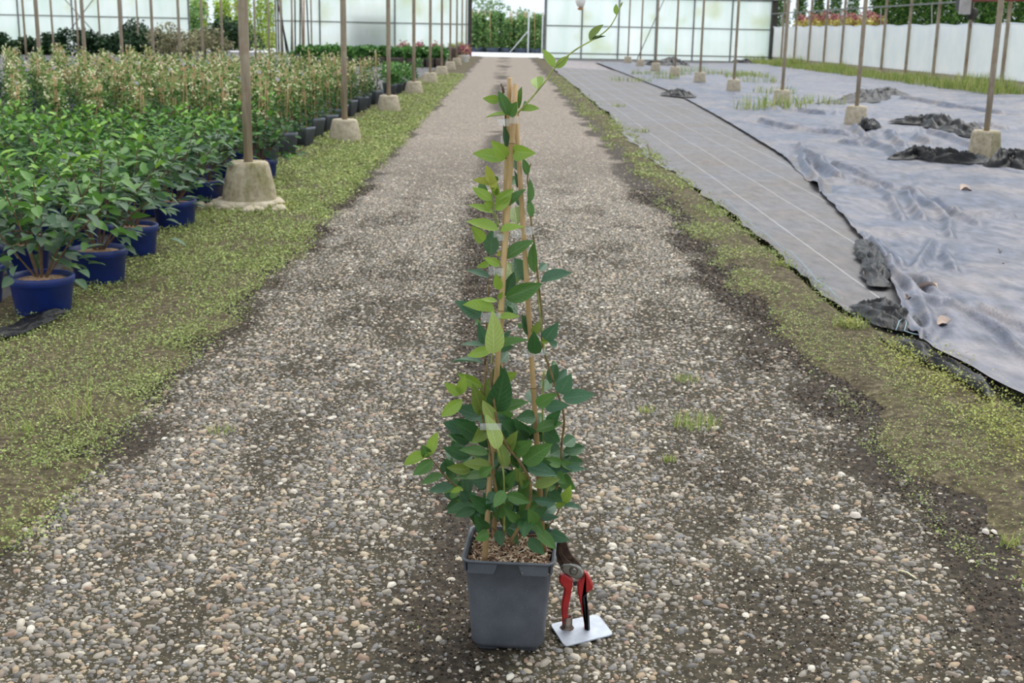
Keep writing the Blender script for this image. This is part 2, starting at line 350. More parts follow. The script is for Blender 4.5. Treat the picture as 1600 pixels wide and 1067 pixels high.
class MB:
    def __init__(s): s.v = []; s.f = []; s.sm = []
    def addv(s, pts):
        b = len(s.v); s.v.extend([tuple(p) for p in pts]); return b
    def box(s, lo, hi):
        x0, y0, z0 = lo; x1, y1, z1 = hi
        b = s.addv([(x0, y0, z0), (x1, y0, z0), (x1, y1, z0), (x0, y1, z0), (x0, y0, z1), (x1, y0, z1), (x1, y1, z1), (x0, y1, z1)])
        for q in ((0, 3, 2, 1), (4, 5, 6, 7), (0, 1, 5, 4), (1, 2, 6, 5), (2, 3, 7, 6), (3, 0, 4, 7)):
            s.f.append([b+i for i in q]); s.sm.append(False)
        return s
    def tube(s, pts, rad, n=8, cap=True):
        pts = [Vector(p) for p in pts]; m = len(pts)
        rad = rad if hasattr(rad, '__len__') else [rad]*m
        prev = None; rings = []
        for i, p in enumerate(pts):
            t = (pts[min(i+1, m-1)]-pts[max(i-1, 0)])
            t = t.normalized() if t.length > 1e-9 else Vector((0, 0, 1))
            if prev is None:
                a = Vector((1, 0, 0)) if abs(t.x) < .8 else Vector((0, 1, 0)); a = (a-t*a.dot(t)).normalized()
            else: a = (prev-t*prev.dot(t)).normalized()
            prev = a; b = t.cross(a)
            rings.append(s.addv([p+(a*math.cos(2*math.pi*j/n)+b*math.sin(2*math.pi*j/n))*rad[i] for j in range(n)]))
        for i in range(m-1):
            for j in range(n):
                s.f.append([rings[i]+j, rings[i]+(j+1) % n, rings[i+1]+(j+1) % n, rings[i+1]+j]); s.sm.append(True)
        if cap:
            s.f.append([rings[0]+j for j in range(n)][::-1]); s.f.append([rings[-1]+j for j in range(n)]); s.sm += [False, False]
        return s
    def lathe(s, prof, n=20, c=(0, 0, 0), jit=0, cap=True):
        rings = []
        for (r, z) in prof:
            rings.append(s.addv([(c[0]+r*math.cos(2*math.pi*j/n)*(1+jit*random.uniform(-1, 1)), c[1]+r*math.sin(2*math.pi*j/n)*(1+jit*random.uniform(-1, 1)), c[2]+z) for j in range(n)]))
        for i in range(len(prof)-1):
            for j in range(n):
                s.f.append([rings[i]+j, rings[i]+(j+1) % n, rings[i+1]+(j+1) % n, rings[i+1]+j]); s.sm.append(True)
        if cap:
            s.f.append([rings[0]+j for j in range(n)][::-1]); s.f.append([rings[-1]+j for j in range(n)]); s.sm += [False, False]
        return s
    def loops(s, rings, cap0=False, cap1=False, smooth=True):
        ids = [s.addv(r) for r in rings]; n = len(rings[0])
        for i in range(len(rings)-1):
            for j in range(n):
                s.f.append([ids[i]+j, ids[i]+(j+1) % n, ids[i+1]+(j+1) % n, ids[i+1]+j]); s.sm.append(smooth)
        if cap0: s.f.append([ids[0]+j for j in range(n)][::-1]); s.sm.append(False)
        if cap1: s.f.append([ids[-1]+j for j in range(n)]); s.sm.append(False)
        return s
    def prism(s, poly, fr, th):
        """outline poly [(a,b)] in frame fr=(origin, ax, bx, normal), thickness th centred, edges chamfered"""
        o, ax, bx, nn = fr
        c = np.mean(np.array(poly), 0)
        def ring(k, off): return [o+ax*(c[0]+(p[0]-c[0])*k)+bx*(c[1]+(p[1]-c[1])*k)+nn*off for p in poly]
        return s.loops([ring(.86, -th/2), ring(1, -th*.28), ring(1, th*.28), ring(.86, th/2)], True, True, False)
    def mesh(s, name, mat):
        me = bpy.data.meshes.new(name); me.from_pydata(s.v, [], s.f)
        me.polygons.foreach_set('use_smooth', s.sm); me.materials.append(MATS[mat]); me.update(); return me
    def build(s, name, mat, parent=None, loc=None): return link(name, s.mesh(name, mat), parent, loc)
def rrect(hx, hy, r, z, n=4, c=(0, 0)):
    out = []
    for k_, (sx_, sy_) in enumerate(((1, 1), (-1, 1), (-1, -1), (1, -1))):
        for j in range(n+1):
            a = math.pi/2*k_+math.pi/2*j/n
            out.append((c[0]+sx_*(hx-r)+r*math.cos(a), c[1]+sy_*(hy-r)+r*math.sin(a), z))
    return out
def leaf_mesh(name, mat, droop=.15, fold=.12, twist=0., nu=8, nv=2, fat=.5, wavy=0.):
    """unit leaf: x 0..1 base to tip, full width 1 across y, curved; uv = (along, signed across)"""
    v = []; uv = []
    for i in range(nu+1):
        t = i/nu
        w = .5*math.sin(math.pi*t**(.78+.3*(fat-.5)))**.85 if 0 < t < 1 else 0.012
        for j in range(-nv, nv+1):
            s_ = j/nv
            y = w*s_; z = abs(s_)*w*fold*2-droop*t*t+wavy*math.sin(t*9)*abs(s_)*w
            a = twist*t
            v.append((t, y*math.cos(a)-z*math.sin(a)*.3, z+y*math.sin(a))); uv.append((t, s_))
    q = 2*nv+1; f = []
    for i in range(nu):
        for j in range(2*nv): f.append((i*q+j, (i+1)*q+j, (i+1)*q+j+1, i*q+j+1))
    me = bpy.data.meshes.new(name); me.from_pydata(v, [], f)
    ul = me.uv_layers.new(name='UVMap')
    for l in me.loops: ul.data[l.index].uv = uv[l.vertex_index]
    me.polygons.foreach_set('use_smooth', [True]*len(f)); me.materials.append(MATS[mat]); me.update(); return me
def leaf_matrix(B, T, width, nrm, zscale=None):
    B = Vector(B); T = Vector(T); x = T-B; L = x.length; x.normalize()
    n = Vector(nrm); n = n-x*n.dot(x)
    if n.length < 1e-4: n = Vector((0, 0, 1))-x*x.z
    n.normalize(); y = n.cross(x)
    zs = zscale or L
    return Matrix(((x.x*L, y.x*width, n.x*zs, B.x), (x.y*L, y.y*width, n.y*zs, B.y), (x.z*L, y.z*width, n.z*zs, B.z), (0, 0, 0, 1)))
def leafcloud(P, size, rng, up=.5, aspect=.45, shade=None, outward=None):
    """rhombic leaves (two triangles folded on the midrib) at points P; returns verts, quads, shade"""
    n = len(P); size = np.broadcast_to(size, (n,))
    d = rng.normal(size=(n, 3)); d /= np.linalg.norm(d, axis=1)[:, None]
    if outward is not None: d = d*.7+outward
    d[:, 2] *= .7; d /= np.linalg.norm(d, axis=1)[:, None]
    nn = rng.normal(size=(n, 3))*(1-up)+np.array([0, 0, 1.])*up*1.6
    nn -= d*(nn*d).sum(1)[:, None]; nn /= np.linalg.norm(nn, axis=1)[:, None]+1e-9
    y = np.cross(nn, d); L = size[:, None]
    v = np.stack([P, P+d*L*.5+y*L*aspect*.5+nn*L*.06, P+d*L-nn*L*.1, P+d*L*.5-y*L*aspect*.5+nn*L*.06], 1).reshape(-1, 3)
    f = np.arange(n*4).reshape(-1, 4)
    s_ = rng.random(n) if shade is None else shade
    return v, f, np.repeat(s_, 4)
def blades(P, h, rng, w=.004, lean=.45):
    n = len(P); h = np.broadcast_to(h, (n,))[:, None]
    a = rng.random(n)*6.283; dr = np.stack([np.cos(a), np.sin(a), np.zeros(n)], 1); sd_ = np.stack([-np.sin(a), np.cos(a), np.zeros(n)], 1)
    ln = (rng.random(n)*lean)[:, None]; up = np.array([0, 0, 1.])
    md = P+up*h*.6+dr*h*ln*.5
    v = np.stack([P-sd_*w/2, P+sd_*w/2, md-sd_*w*.38, md+sd_*w*.38, P+up*h+dr*h*ln*1.3], 1).reshape(-1, 3)
    t = np.array([[0, 1, 3], [0, 3, 2], [2, 3, 4]])
    return v, (t[None]+(np.arange(n)*5)[:, None, None]).reshape(-1, 3), np.repeat(rng.random(n), 5)

# ================================================================== GROUND
YW = 54.15                       # end wall of the greenhouse
SB = 4.65                        # bay length along the path
Y0 = 7.65
mb = MB(); mb.box((-160, -3, -.6), (160, 240, -.16)); tag(mb.build('ground', 'field'), kind='structure')
mb = MB(); mb.box((-60, YW+.2, -.16), (60, 66.5, -.01)); tag(mb.build('yard', 'yard'), kind='structure')
def gridmesh(name, xs, ys, zf, mat, att=None):
    X, Y = np.meshgrid(xs, ys); Z = zf(X, Y)
    v = np.stack([X, Y, Z], -1).reshape(-1, 3); nx = len(xs); ny = len(ys)
    i = np.arange((ny-1)*nx).reshape(ny-1, nx)[:, :-1].ravel()
    f = np.stack([i, i+1, i+nx+1, i+nx], 1)
    return mesh_np(name, v, f, mat, None if att is None else att(X, Y).ravel(), 'dirt')
def yrows(y0, y1, k):
    out = [y0]
    while out[-1] < y1: out.append(out[-1]+max(.015, out[-1]*k))
    return np.array(out)
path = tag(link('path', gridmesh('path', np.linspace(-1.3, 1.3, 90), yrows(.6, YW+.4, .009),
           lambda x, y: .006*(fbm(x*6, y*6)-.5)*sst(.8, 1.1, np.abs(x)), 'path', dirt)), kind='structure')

# ---- pebbles set in the path: real stones close to the camera
def pebbles(y0, y1, cell, rings):
    xs = np.arange(-1.22, 1.22, cell); ys = np.arange(y0, y1, cell)
    X, Y = np.meshgrid(xs, ys); X = X.ravel()+RNG.uniform(-.42, .42, X.size)*cell; Y = Y.ravel()+RNG.uniform(-.42, .42, Y.size)*cell
    keep = np.abs(X) < .47*Y+.12
    X, Y = X[keep], Y[keep]
    D = dirt(X, Y); keep = RNG.random(X.size) < 1.02-.90*D**.8
    X, Y, D = X[keep], Y[keep], D[keep]
    r = cell*RNG.choice([.34, .46, .60, .78, 1.02], X.size, p=[.22, .30, .27, .15, .06])*RNG.uniform(.85, 1.15, X.size)*(1-.25*D)
    return X, Y, r
def pebble_mesh(X, Y, r, n, two):
    m = len(X); a0 = RNG.random(m)*6.283; el = RNG.uniform(.45, .92, m); rot = RNG.random(m)*3.1416
    hh = r*RNG.uniform(.22, .5, m); ang = np.arange(n)*2*np.pi/n
    jit = RNG.uniform(.72, 1.2, (m, n))
    cx = np.cos(ang)[None]*jit; cy = np.sin(ang)[None]*jit*el[:, None]
    x1 = cx*np.cos(rot)[:, None]-cy*np.sin(rot)[:, None]; y1 = cx*np.sin(rot)[:, None]+cy*np.cos(rot)[:, None]
    tiltx = RNG.normal(0, .12, m); tilty = RNG.normal(0, .12, m)
    def ring(k_, z): return np.stack([X[:, None]+x1*r[:, None]*k_, Y[:, None]+y1*r[:, None]*k_, np.broadcast_to(z[:, None], x1.shape)+(x1*tiltx[:, None]+y1*tilty[:, None])*r[:, None]*k_], -1)
    base = ring(1.0, -hh*.25)
    top = np.stack([X, Y, hh], -1)[:, None, :]
    sh = RNG.random(m)
    if two:
        v = np.concatenate([base, ring(.74, hh*.85), top], 1); q = 2*n+1
        j = np.arange(n); jn = (j+1) % n
        t = np.concatenate([np.stack([j, jn, n+jn], 1), np.stack([j, n+jn, n+j], 1), np.stack([n+j, n+jn, np.full(n, 2*n)], 1)])
    else:
        v = np.concatenate([base, top], 1); q = n+1; j = np.arange(n); t = np.stack([j, (j+1) % n, np.full(n, n)], 1)
    f = (t[None]+(np.arange(m)*q)[:, None, None]).reshape(-1, 3)
    return v.reshape(-1, 3), f, np.repeat(sh, q)
X, Y, r = pebbles(1.72, 4.3, .0138, 2)
vis = np.abs(X) < .425*Y+.05
score = np.where(vis & (Y > 1.93), r/np.maximum(Y, 1.9), 0); order = np.argsort(-score); big = order[:290]; rest = order[290:]
v, f, s_ = pebble_mesh(X[rest], Y[rest], r[rest], 6, True)
o = tag(link('pebbles', mesh_np('pebbles', v, f, 'pebble', s_), path), 'small grey, tan and cream pebbles set in the path', kind='stuff')
X2, Y2, r2 = pebbles(4.3, 13.5, .0148, 1)
kp = RNG.random(len(X2)) < sst(13.5, 8, Y2); X2, Y2, r2 = X2[kp], Y2[kp], r2[kp]
v, f, s_ = pebble_mesh(X2, Y2, r2*1.05, 5, False)
o = tag(link('gravel', mesh_np('gravel', v, f, 'pebble', s_), path), 'finer looking pebbles farther along the path', kind='stuff')
ga, gb, gr = pebbles(1.75, 3.7, .0095, 1)
v, f, s_ = pebble_mesh(ga, gb, gr*.62, 5, False)
o = tag(link('grit', mesh_np('grit', v, f, 'pebble', s_), path), 'fine stone grit between the pebbles', kind='stuff')
cy_ = 1.8*(9/1.8)**RNG.random(110000); cx_ = RNG.uniform(-1.25, 1.25, 110000); kp = (RNG.random(110000) < sst(.35, .8, dirt(cx_, cy_))) & (np.abs(cx_) < .46*cy_+.1); cx_, cy_ = cx_[kp], cy_[kp]
v, f, s_ = pebble_mesh(cx_, cy_, RNG.uniform(.002, .0065, len(cx_))*np.clip(cy_/3.5, .8, 1.6), 5, False); v[:, 2] *= 1.8
o = tag(link('soil_crumbs', mesh_np('soil_crumbs', v, f, 'crumb', s_), path), 'dark crumbly dirt washed over the pebbles', kind='stuff')
PV = []
for i in range(7):
    v, f, s_ = pebble_mesh(np.zeros(1), np.zeros(1), np.ones(1), 8, True); PV.append(mesh_np('pebble', v, f, 'pebble_single'))
for i in big:
    o = link('pebble', PV[i % 7], path); o.location = (X[i], Y[i], 0); o.rotation_euler = (0, 0, random.random()*6.28); o.scale = (r[i], r[i], r[i])

# ---- verges, ground cover under the pots
vl = tag(link('verge_left', gridmesh('verge_left', np.linspace(-2.05, -.9, 60), yrows(2.0, YW, .012), lambda x, y: -.014+.036*sst(-1.0, -1.22, x+(fbm(x*6, y*3.5, 4)-.5)*.35)+.02*(fbm(x*9, y*9)-.5)*sst(-1.05, -1.25, x)*sst(-2.05, -1.8, x)-.02*sst(-1.8, -2.0, x), 'verge')), kind='structure')
vr = tag(link('verge_right', gridmesh('verge_right', np.linspace(.95, 1.72, 40), yrows(2.0, YW, .012), lambda x, y: -.014+.030*sst(1.02, 1.22, x+(fbm(x*6+30, y*3.5, 4)-.5)*.35)+.016*(fbm(x*9, y*9)-.5)*sst(1.05, 1.25, x)+gz(x, y)-.05*sst(0, .10, x-np.interp(y, [4.3, 4.9], [1.56, 1.37])), 'verge')), kind='structure')
tag(link('ground_cover_left', gridmesh('ground_cover_left', np.concatenate([np.linspace(-26, -6, 25), np.linspace(-5.8, -1.72, 60)]), yrows(2.0, YW+.1, .02), lambda x, y: .006*fbm(x*3, y*3)-.004, 'fabric_left')), kind='structure')
tag(link('ground_cover_right', gridmesh('ground_cover_right', np.linspace(1.6, 11.6, 60), yrows(2.0, YW+.1, .02), lambda x, y: gz(x, y)-.02, 'fabric_far')), kind='structure')

# ---- fabric strip with guide lines, big wrinkled sheet over it
EY = np.array([2.0, 3.0, 3.74, 4.2, 4.64, 5.6, 6.64, 8.24, 11.63, 17.2, 24.2, 60]); EX = np.array([1.70, 1.66, 1.60, 1.53, 1.56, 1.81, 1.98, 2.22, 2.66, 3.01, 3.34, 3.6])
def xedge(y): return np.interp(y, EY, EX)
ys = yrows(4.2, 40, .008); u = np.linspace(0, 1, 40)
U, YY = np.meshgrid(u, ys)
xl = 1.42+.10*(fbm(YY*.9, YY*0+3, 3)-.5)+.05*(fbm(YY*5, YY*0+8, 2)-.5)-.12*sst(8.5, 11, YY)*(1-sst(13, 16, YY))
XX = xl+(xedge(YY)+.15-xl)*U
ZZ = gz(XX, YY)+.004+.022*fbm(XX*7, YY*7)*sst(.05, 0, U)+.007*fbm(XX*2.5, YY*1.5, 4)+.006*(1-U)
v = np.stack([XX, YY, ZZ], -1).reshape(-1, 3); i = np.arange((len(ys)-1)*40).reshape(-1, 40)[:, :-1].ravel()
o = link('ground_fabric', mesh_np('ground_fabric', v, np.stack([i, i+1, i+41, i+40], 1), 'fabric_strip'))
tag(o, 'grey woven ground fabric strip with faint white guide lines beside the weedy path edge', 'ground fabric')
def crop6(p): return [gndf(1200+x/4, 267+y/4)[:2] for x, y in p]
def crop7(p): return [gndf(1250+x/4.571, 120+y/4.571)[:2] for x, y in p]
RIDGES = [(crop6(q), .017, .020) for q in (
    [(400, -40), (560, 10), (700, 80), (880, 140), (1050, 210), (1200, 280), (1300, 350)], [(560, 90), (700, 130), (800, 220), (870, 330)],
    [(780, 110), (900, 190), (980, 330)], [(850, 120), (1100, 280), (1140, 430)], [(600, 430), (760, 600), (900, 720), (1100, 900), (1400, 1060), (1700, 1250)],
    [(760, 600), (850, 760), (1000, 860)], [(910, 640), (1010, 470)], [(1100, 530), (1150, 660)], [(1280, 900), (1600, 1050)], [(1180, 270), (1500, 300)],
    [(640, 470), (800, 700), (900, 900), (960, 1060)], [(680, 450), (860, 640), (960, 760)], [(700, 900), (840, 1000), (950, 1100)])]
RIDGES += [(crop7(q), .026, .030) for q in ([(0, 520), (140, 620), (300, 730)], [(400, 370), (450, 460), (700, 580)], [(-300, 330), (0, 390), (200, 415), (380, 440)],
    [(650, 400), (900, 400), (1100, 450), (1260, 520)], [(740, 160), (1100, 220), (1450, 280)], [(620, 410), (730, 500)], [(830, 440), (920, 490)],
    [(-250, 240), (0, 250), (200, 280), (400, 290)], [(300, 480), (420, 500)], [(0, 590), (100, 720), (140, 830)], [(1290, 360), (1450, 380)])]
def segd(X, Y, pl):
    best = np.full(X.shape, 9.)
    for (ax, ay), (bx, by) in zip(pl[:-1], pl[1:]):
        dx, dy = bx-ax, by-ay; L2 = dx*dx+dy*dy+1e-9
        t = np.clip(((X-ax)*dx+(Y-ay)*dy)/L2, 0, 1); best = np.minimum(best, np.hypot(X-ax-t*dx, Y-ay-t*dy))
    return best
ys = yrows(2.6, 50, .0058); u = np.linspace(0, 1, 380)**1.55
U, YY = np.meshgrid(u, ys); XE = xedge(YY)+.03*(fbm(YY*4, YY*0, 3)-.5); XX = XE+(11.0-XE)*U
ZZ = gz(XX, YY)+.016+.02*sst(2.2, 1.7, XX)+.030*(fbm(XX*1.5+3, YY*.8, 4)-.4)*sst(0, .03, U)
rid = 1-np.abs(2*fbm(XX*1.3+9+YY*.5, YY*.3-XX*.2, 2)-1); ZZ += .025*np.clip(rid-.80, 0, 1)/.2*sst(.005, .03, U)*.7
rid = 1-np.abs(2*fbm(XX*1.9+29-YY*.6, YY*.4+XX*.3, 2)-1); ZZ += .016*np.clip(rid-.82, 0, 1)/.18*sst(.005, .03, U)
XW = XX+.08*(vnoise(XX*1.7, YY*1.7)-.5); YV = YY+.1*(vnoise(XX*1.7+7, YY*1.7)-.5)
for pl, w, h in RIDGES:
    d_ = segd(XW, YV, pl); sc = 1+.05*YY
    ZZ += h*sc*np.exp(-(d_/(w*sc))**2)-h*.5*sc*np.exp(-((d_-w*2.2*sc)/(w*1.3*sc))**2)
ZZ += .02*np.exp(-((XX-XE)/.03)**2)
v = np.stack([XX, YY, ZZ], -1).reshape(-1, 3); i = np.arange((len(ys)-1)*380).reshape(-1, 380)[:, :-1].ravel()
o = link('ground_sheet', mesh_np('ground_sheet', v, np.stack([i, i+1, i+381, i+380], 1), 'fabric_sheet'))
tag(o, 'large wrinkled bluish black plastic sheet lying over the woven strip and under the post footings', 'plastic sheet')
def sheetz(x, y): return float(gz(x, y))+.02

def crumple(pts, wid, hgt, label, seed, mat='fabric_black'):
    pts = np.array(pts); L = np.concatenate([[0], np.cumsum(np.hypot(*np.diff(pts, axis=0).T))]); n = max(40, int(L[-1]/.022)); n = min(n, 150); m = 40
    t = np.linspace(0, L[-1], n); cx = np.interp(t, L, pts[:, 0]); cy = np.interp(t, L, pts[:, 1])
    tx = np.gradient(cx); ty = np.gradient(cy); q = np.hypot(tx, ty)+1e-9; nx, ny = -ty/q, tx/q
    s_ = np.linspace(-1, 1, m); env = np.clip(np.minimum(t, L[-1]-t)/(L[-1]*.22), 0, 1)**.6*(.65+.7*fbm(t*2.5+seed, t*0+seed, 2))
    W_ = wid*(.35+.65*env)
    X = cx[:, None]+nx[:, None]*s_*W_[:, None]; Y = cy[:, None]+ny[:, None]*s_*W_[:, None]
    X = X+.05*(fbm(X*9+seed, Y*9, 2)-.5); Y = Y+.05*(fbm(X*9, Y*9+seed, 2)-.5)
    sc = 1/max(wid, .1); TT = np.broadcast_to(t[:, None], X.shape); SS = s_[None, :]*W_[:, None]
    wp = .25*(fbm(X*1.5*sc+seed, Y*1.5*sc, 2)-.5)
    rg = 1-np.abs(2*vnoise(TT*.45*sc+seed+wp*3, (SS+wp*wid*2)*3.6*sc+seed*2)-1); rg2 = 1-np.abs(2*vnoise(TT*1.0*sc+seed*3, (SS+wp*wid*2)*6*sc+7)-1)
    Z = hgt*env[:, None]*(1-np.abs(s_)**2.5)*(.15+.75*rg**1.5+.22*rg2**1.5)+sheetz(float(cx.mean()), float(cy.mean()))+.012
    me = mesh_np('crumpled_sheet', np.stack([X, Y, Z], -1).reshape(-1, 3), np.array([[a*m+b, a*m+b+1, (a+1)*m+b+1, (a+1)*m+b] for a in range(n-1) for b in range(m-1)]), mat)
    return tag(link('crumpled_sheet', me), label, 'plastic sheet', 'crumpled black plastic on the ground')
crumple(crop7([(640, 335), (800, 350), (900, 345), (1100, 400), (1240, 440), (1345, 460)]), .22, .16, 'long crumpled heap of black plastic lying between two footings on the sheet', 3)
crumple(crop7([(630, 610), (730, 605), (830, 600), (960, 620), (1100, 640), (1220, 645), (1340, 622)]), .11, .11, 'narrow roll of bunched black plastic trailing to the weathered footing', 8)
crumple(crop7([(140, 205), (300, 200), (430, 185), (520, 150), (620, 125), (750, 145)]), .35, .15, 'wide crumpled black plastic spread behind the second footing', 14)
crumple(crop7([(455, 390), (510, 375), (575, 375)]), .13, .16, 'small lump of black plastic pushed against the footing', 20)
crumple(crop7([(1380, 670), (1470, 650), (1560, 660), (1680, 690)]), .16, .15, 'black plastic bunched around the base of the weathered footing', 26)
crumple(crop6([(590, 470), (630, 560), (660, 650), (690, 760)]), .07, .05, 'torn patch of wrinkled black plastic at the corner of the big sheet', 31)
crumple(crop6([(570, 880), (690, 930), (800, 990), (870, 1050)]), .09, .05, 'folded black plastic flap at the edge of the weeds', 37)
crumple(crop6([(820, 1110), (1000, 1230), (1200, 1330), (1420, 1480)]), .035, .03, 'rolled black hem of the big sheet along the yellow-green weeds', 43)
def crop8(p): return [gndf(960+x/5.614, y/5.614)[:2] for x, y in p]
crumple(crop8([(430, 850), (540, 850), (660, 870)]), .25, .12, 'short fold of black plastic on the far part of the sheet', 51)
crumple(crop8([(1020, 560), (1120, 558), (1210, 562)]), .25, .15, 'strip of black plastic lying along the foot of the end wall', 57)
crumple(crop8([(290, 575), (380, 580), (500, 575), (600, 585)]), .5, .25, 'bunched black plastic around the distant footings', 61)
# black left hem
crumple([gnd(-40, 545)[:2], gnd(20, 530)[:2], gnd(60, 512)[:2], gnd(110, 498)[:2]], .05, .04, 'folded hem of black ground cover in front of the first blue pot', 70)

# ================================================================== WEEDS
def weeds(xf, y0, y1, n, parent, name, mat, size, hfun, dens, label):
    Y = y0*(y1/y0)**RNG.random(n); X = xf(RNG.random(n), Y)
    keep = RNG.random(n) < dens(X, Y); X, Y = X[keep], Y[keep]
    vis_ = (np.abs(X) < .46*Y+.2); X, Y = X[vis_], Y[vis_]
    sc = np.clip(Y/5, .75, 2.6)
    P = np.stack([X, Y, gz(X, Y)+.004+hfun(X, Y)*RNG.random(len(X))], 1)
    sh = np.clip(.25+.5*fbm(X*4, Y*3, 3)+RNG.normal(0, .22, len(X)), 0, 1)
    v, f, s_ = leafcloud(P, size*sc*RNG.uniform(.6, 1.4, len(X)), RNG, .6, .62, sh)
    return tag(link(name, mesh_np(name, v, f, mat, s_, smooth=False), parent), label, kind='stuff')
def dl(X, Y):
    n = fbm(X*6, Y*3.5, 4); e = sst(-.96, -1.16, X+(n-.5)*.35)
    return np.clip(e*(.35+1.1*sst(.34, .58, n)), 0, 1)*(1-.8*sst(-1.76, -1.85, X))*(1-.45*sst(8, 18, Y))
weeds(lambda r_, y: -1.92+.95*r_, 2.2, 32, 270000, vl, 'ground_weeds', 'weed', .0105, lambda X, Y: .022+.03*fbm(X*3, Y*3), dl, 'low clover-like weeds covering the verge beside the pots')
def dr_(X, Y):
    n = fbm(X*6+30, Y*3.5, 4); e = sst(1.0, 1.2, X+(n-.5)*.35)
    return np.clip(e*(.14+.85*sst(.42, .64, n)), 0, 1)*(1-sst(1.38, 1.50, X-.25*sst(4.8, 4.2, Y)))*(1-.55*sst(7, 15, Y))
weeds(lambda r_, y: 1.0+.8*r_, 2.2, 32, 150000, vr, 'ground_weeds', 'weed', .009, lambda X, Y: .02+.014*fbm(X*3, Y*3), dr_, 'thin creeping weeds on the verge beside the plastic sheet')
def ds(X, Y):
    c_ = np.interp(Y, [2.4, 3.0, 3.6, 4.1, 4.4], [1.44, 1.42, 1.40, 1.37, 1.42]); n = fbm(X*7, Y*6, 3)
    return np.exp(-((X-c_-.06)/.10)**2)*sst(.3, .5, n)*sst(4.55, 4.2, Y)
weeds(lambda r_, y: 1.15+.6*r_, 2.4, 4.6, 40000, vr, 'stonecrop', 'sedum', .0105, lambda X, Y: .03+.045*fbm(X*6, Y*6), ds, 'plump yellow-green stonecrop cushions along the sheet edge')
# sparse moss and weeds inside the path
def dp(X, Y):
    d_ = dirt(X, Y); n = fbm(X*8+60, Y*6, 3); return sst(.4, .8, d_)*sst(.55, .72, n)
weeds(lambda r_, y: -1.1+2.2*r_, 1.9, 9, 22000, path, 'moss', 'weed', .005, lambda X, Y: .006+0*X, dp, 'pale green moss and seedlings between the pebbles')
# grass blades on the left verge
n = 6500; Y = 3*(26/3)**RNG.random(n); X = -1.85+.75*RNG.random(n); kp = (RNG.random(n) < sst(.5, .68, fbm(X*3+5, Y*2, 3))*sst(-1.2, -1.45, X+.1)) & (np.abs(X) < .46*Y+.2)
P = np.stack([X, Y, 0*X+.01], 1)[kp]; v, f, s_ = blades(P, RNG.uniform(.03, .085, len(P))*np.clip(P[:, 1]/7, .8, 1.3), RNG, .003)
tag(link('grass', mesh_np('grass', v, f, 'blade', s_, smooth=False), vl), 'scattered grass blades standing in the verge', kind='stuff')

def tuft(pos, n, rad, h, label, mat='blade', cat='grass', name='grass_tuft', group='grass tufts and weed clumps', w=.003, leafy=0):
    a = RNG.random(n)*6.283; q = rad*np.sqrt(RNG.random(n)); P = np.stack([q*np.cos(a)*1.3, q*np.sin(a), 0*a], 1)
    v, f, s_ = blades(P, RNG.uniform(.5, 1.1, n)*h, RNG, w, .9)
    root = empty(name, pos); link('blades', mesh_np('blades', v, f, mat, s_, smooth=False), root)['kind'] = 'stuff'
    if leafy:
        a = RNG.random(leafy)*6.283; q = rad*RNG.random(leafy)
        v, f, s_ = leafcloud(np.stack([q*np.cos(a), q*np.sin(a), RNG.random(leafy)*h*.7+.003], 1), rad*.22, RNG, .5, .6)
        link('leaves', mesh_np('leaves', v, f, 'sedum', s_, smooth=False), root)['kind'] = 'stuff'
    return tag(root, label, cat, group)
def G(x, y): p = gndf(x, y); return (p[0], p[1], p[2]+.003)
tuft(G(1088, 668), 130, .055, .05, 'low dry grass tuft growing among the path pebbles', w=.0022)
tuft(G(1075, 597), 60, .035, .03, 'small flat grass tuft in the path behind the larger tuft', w=.0022)
tuft(G(1580, 856), 30, .02, .03, 'bright green seedling at the outer edge of the pebbles beside the stonecrop', leafy=40)
tuft(G(1010, 645), 30, .022, .02, 'tiny leafy weed between path pebbles near the dry grass tuft', leafy=40)
tuft(G(1045, 722), 30, .016, .02, 'tiny bright green sprig in the path below the dry grass tuft', leafy=30)
tuft(G(1325, 518), 90, .06, .07, 'bushy green weed at the edge of the woven strip', leafy=140)
tuft(G(1222, 420), 60, .05, .06, 'light green leafy weed on the verge by the blue twine', leafy=90)
tuft(G(345, 677), 40, .03, .03, 'small yellowish grass tuft on the dirt beside the path', w=.0022)
tuft(G(125, 665), 40, .05, .14, 'taller seeding grass clump on the verge below the blue pots', w=.0025)
tuft(G(30, 690), 40, .04, .08, 'short grass clump near the tall seeding grass', w=.0025)
tuft(G(442, 330), 90, .12, .06, 'mound of yellow-green weeds beside the mossy footing', leafy=200)
for i_, (px, py) in enumerate(((1170, 120), (1182, 122), (1160, 118), (1150, 122), (1080, 113), (1120, 118), (1055, 118), (1200, 172), (1222, 170), (1210, 148), (1190, 130), (1330, 100), (1010, 118), (1040, 124), (985, 128), (1275, 165))):
    p = gndf(px, py); sc = .25+.25*random.random()
    tuft((p[0], p[1], p[2]+.01), 90, sc, .16+.1*random.random(), 'weed clump growing through the black plastic among the distant footings', group='weed clumps on the plastic', w=.012, name='weed_clump', cat='weed')
for (px, py, lb) in ((958, 203, 'grass sprigs at the rim of the woven strip'), (966, 168, 'upright grass sprig where the brown verge meets the strip'), (1000, 208, 'grass sprigs at the rim of the woven strip')):
    p = G(px, py); tuft(p, 60, .09, .07, lb, w=.006)
n = 9000; Y = RNG.uniform(26, 53.4, n); X = 10.85-.85*RNG.random(n)**1.5; P = np.stack([X, Y, gz(X, Y)-.01], 1)
v, f, s_ = blades(P, RNG.uniform(.12, .40, n)*(.4+1.0*fbm(Y*.5, Y*0, 2)), RNG, .014, .6)
tag(link('tall_grass', mesh_np('tall_grass', v, f, 'blade', s_, smooth=False)), 'strip of tall grass and weeds along the foot of the white film wall', 'grass', kind='stuff')

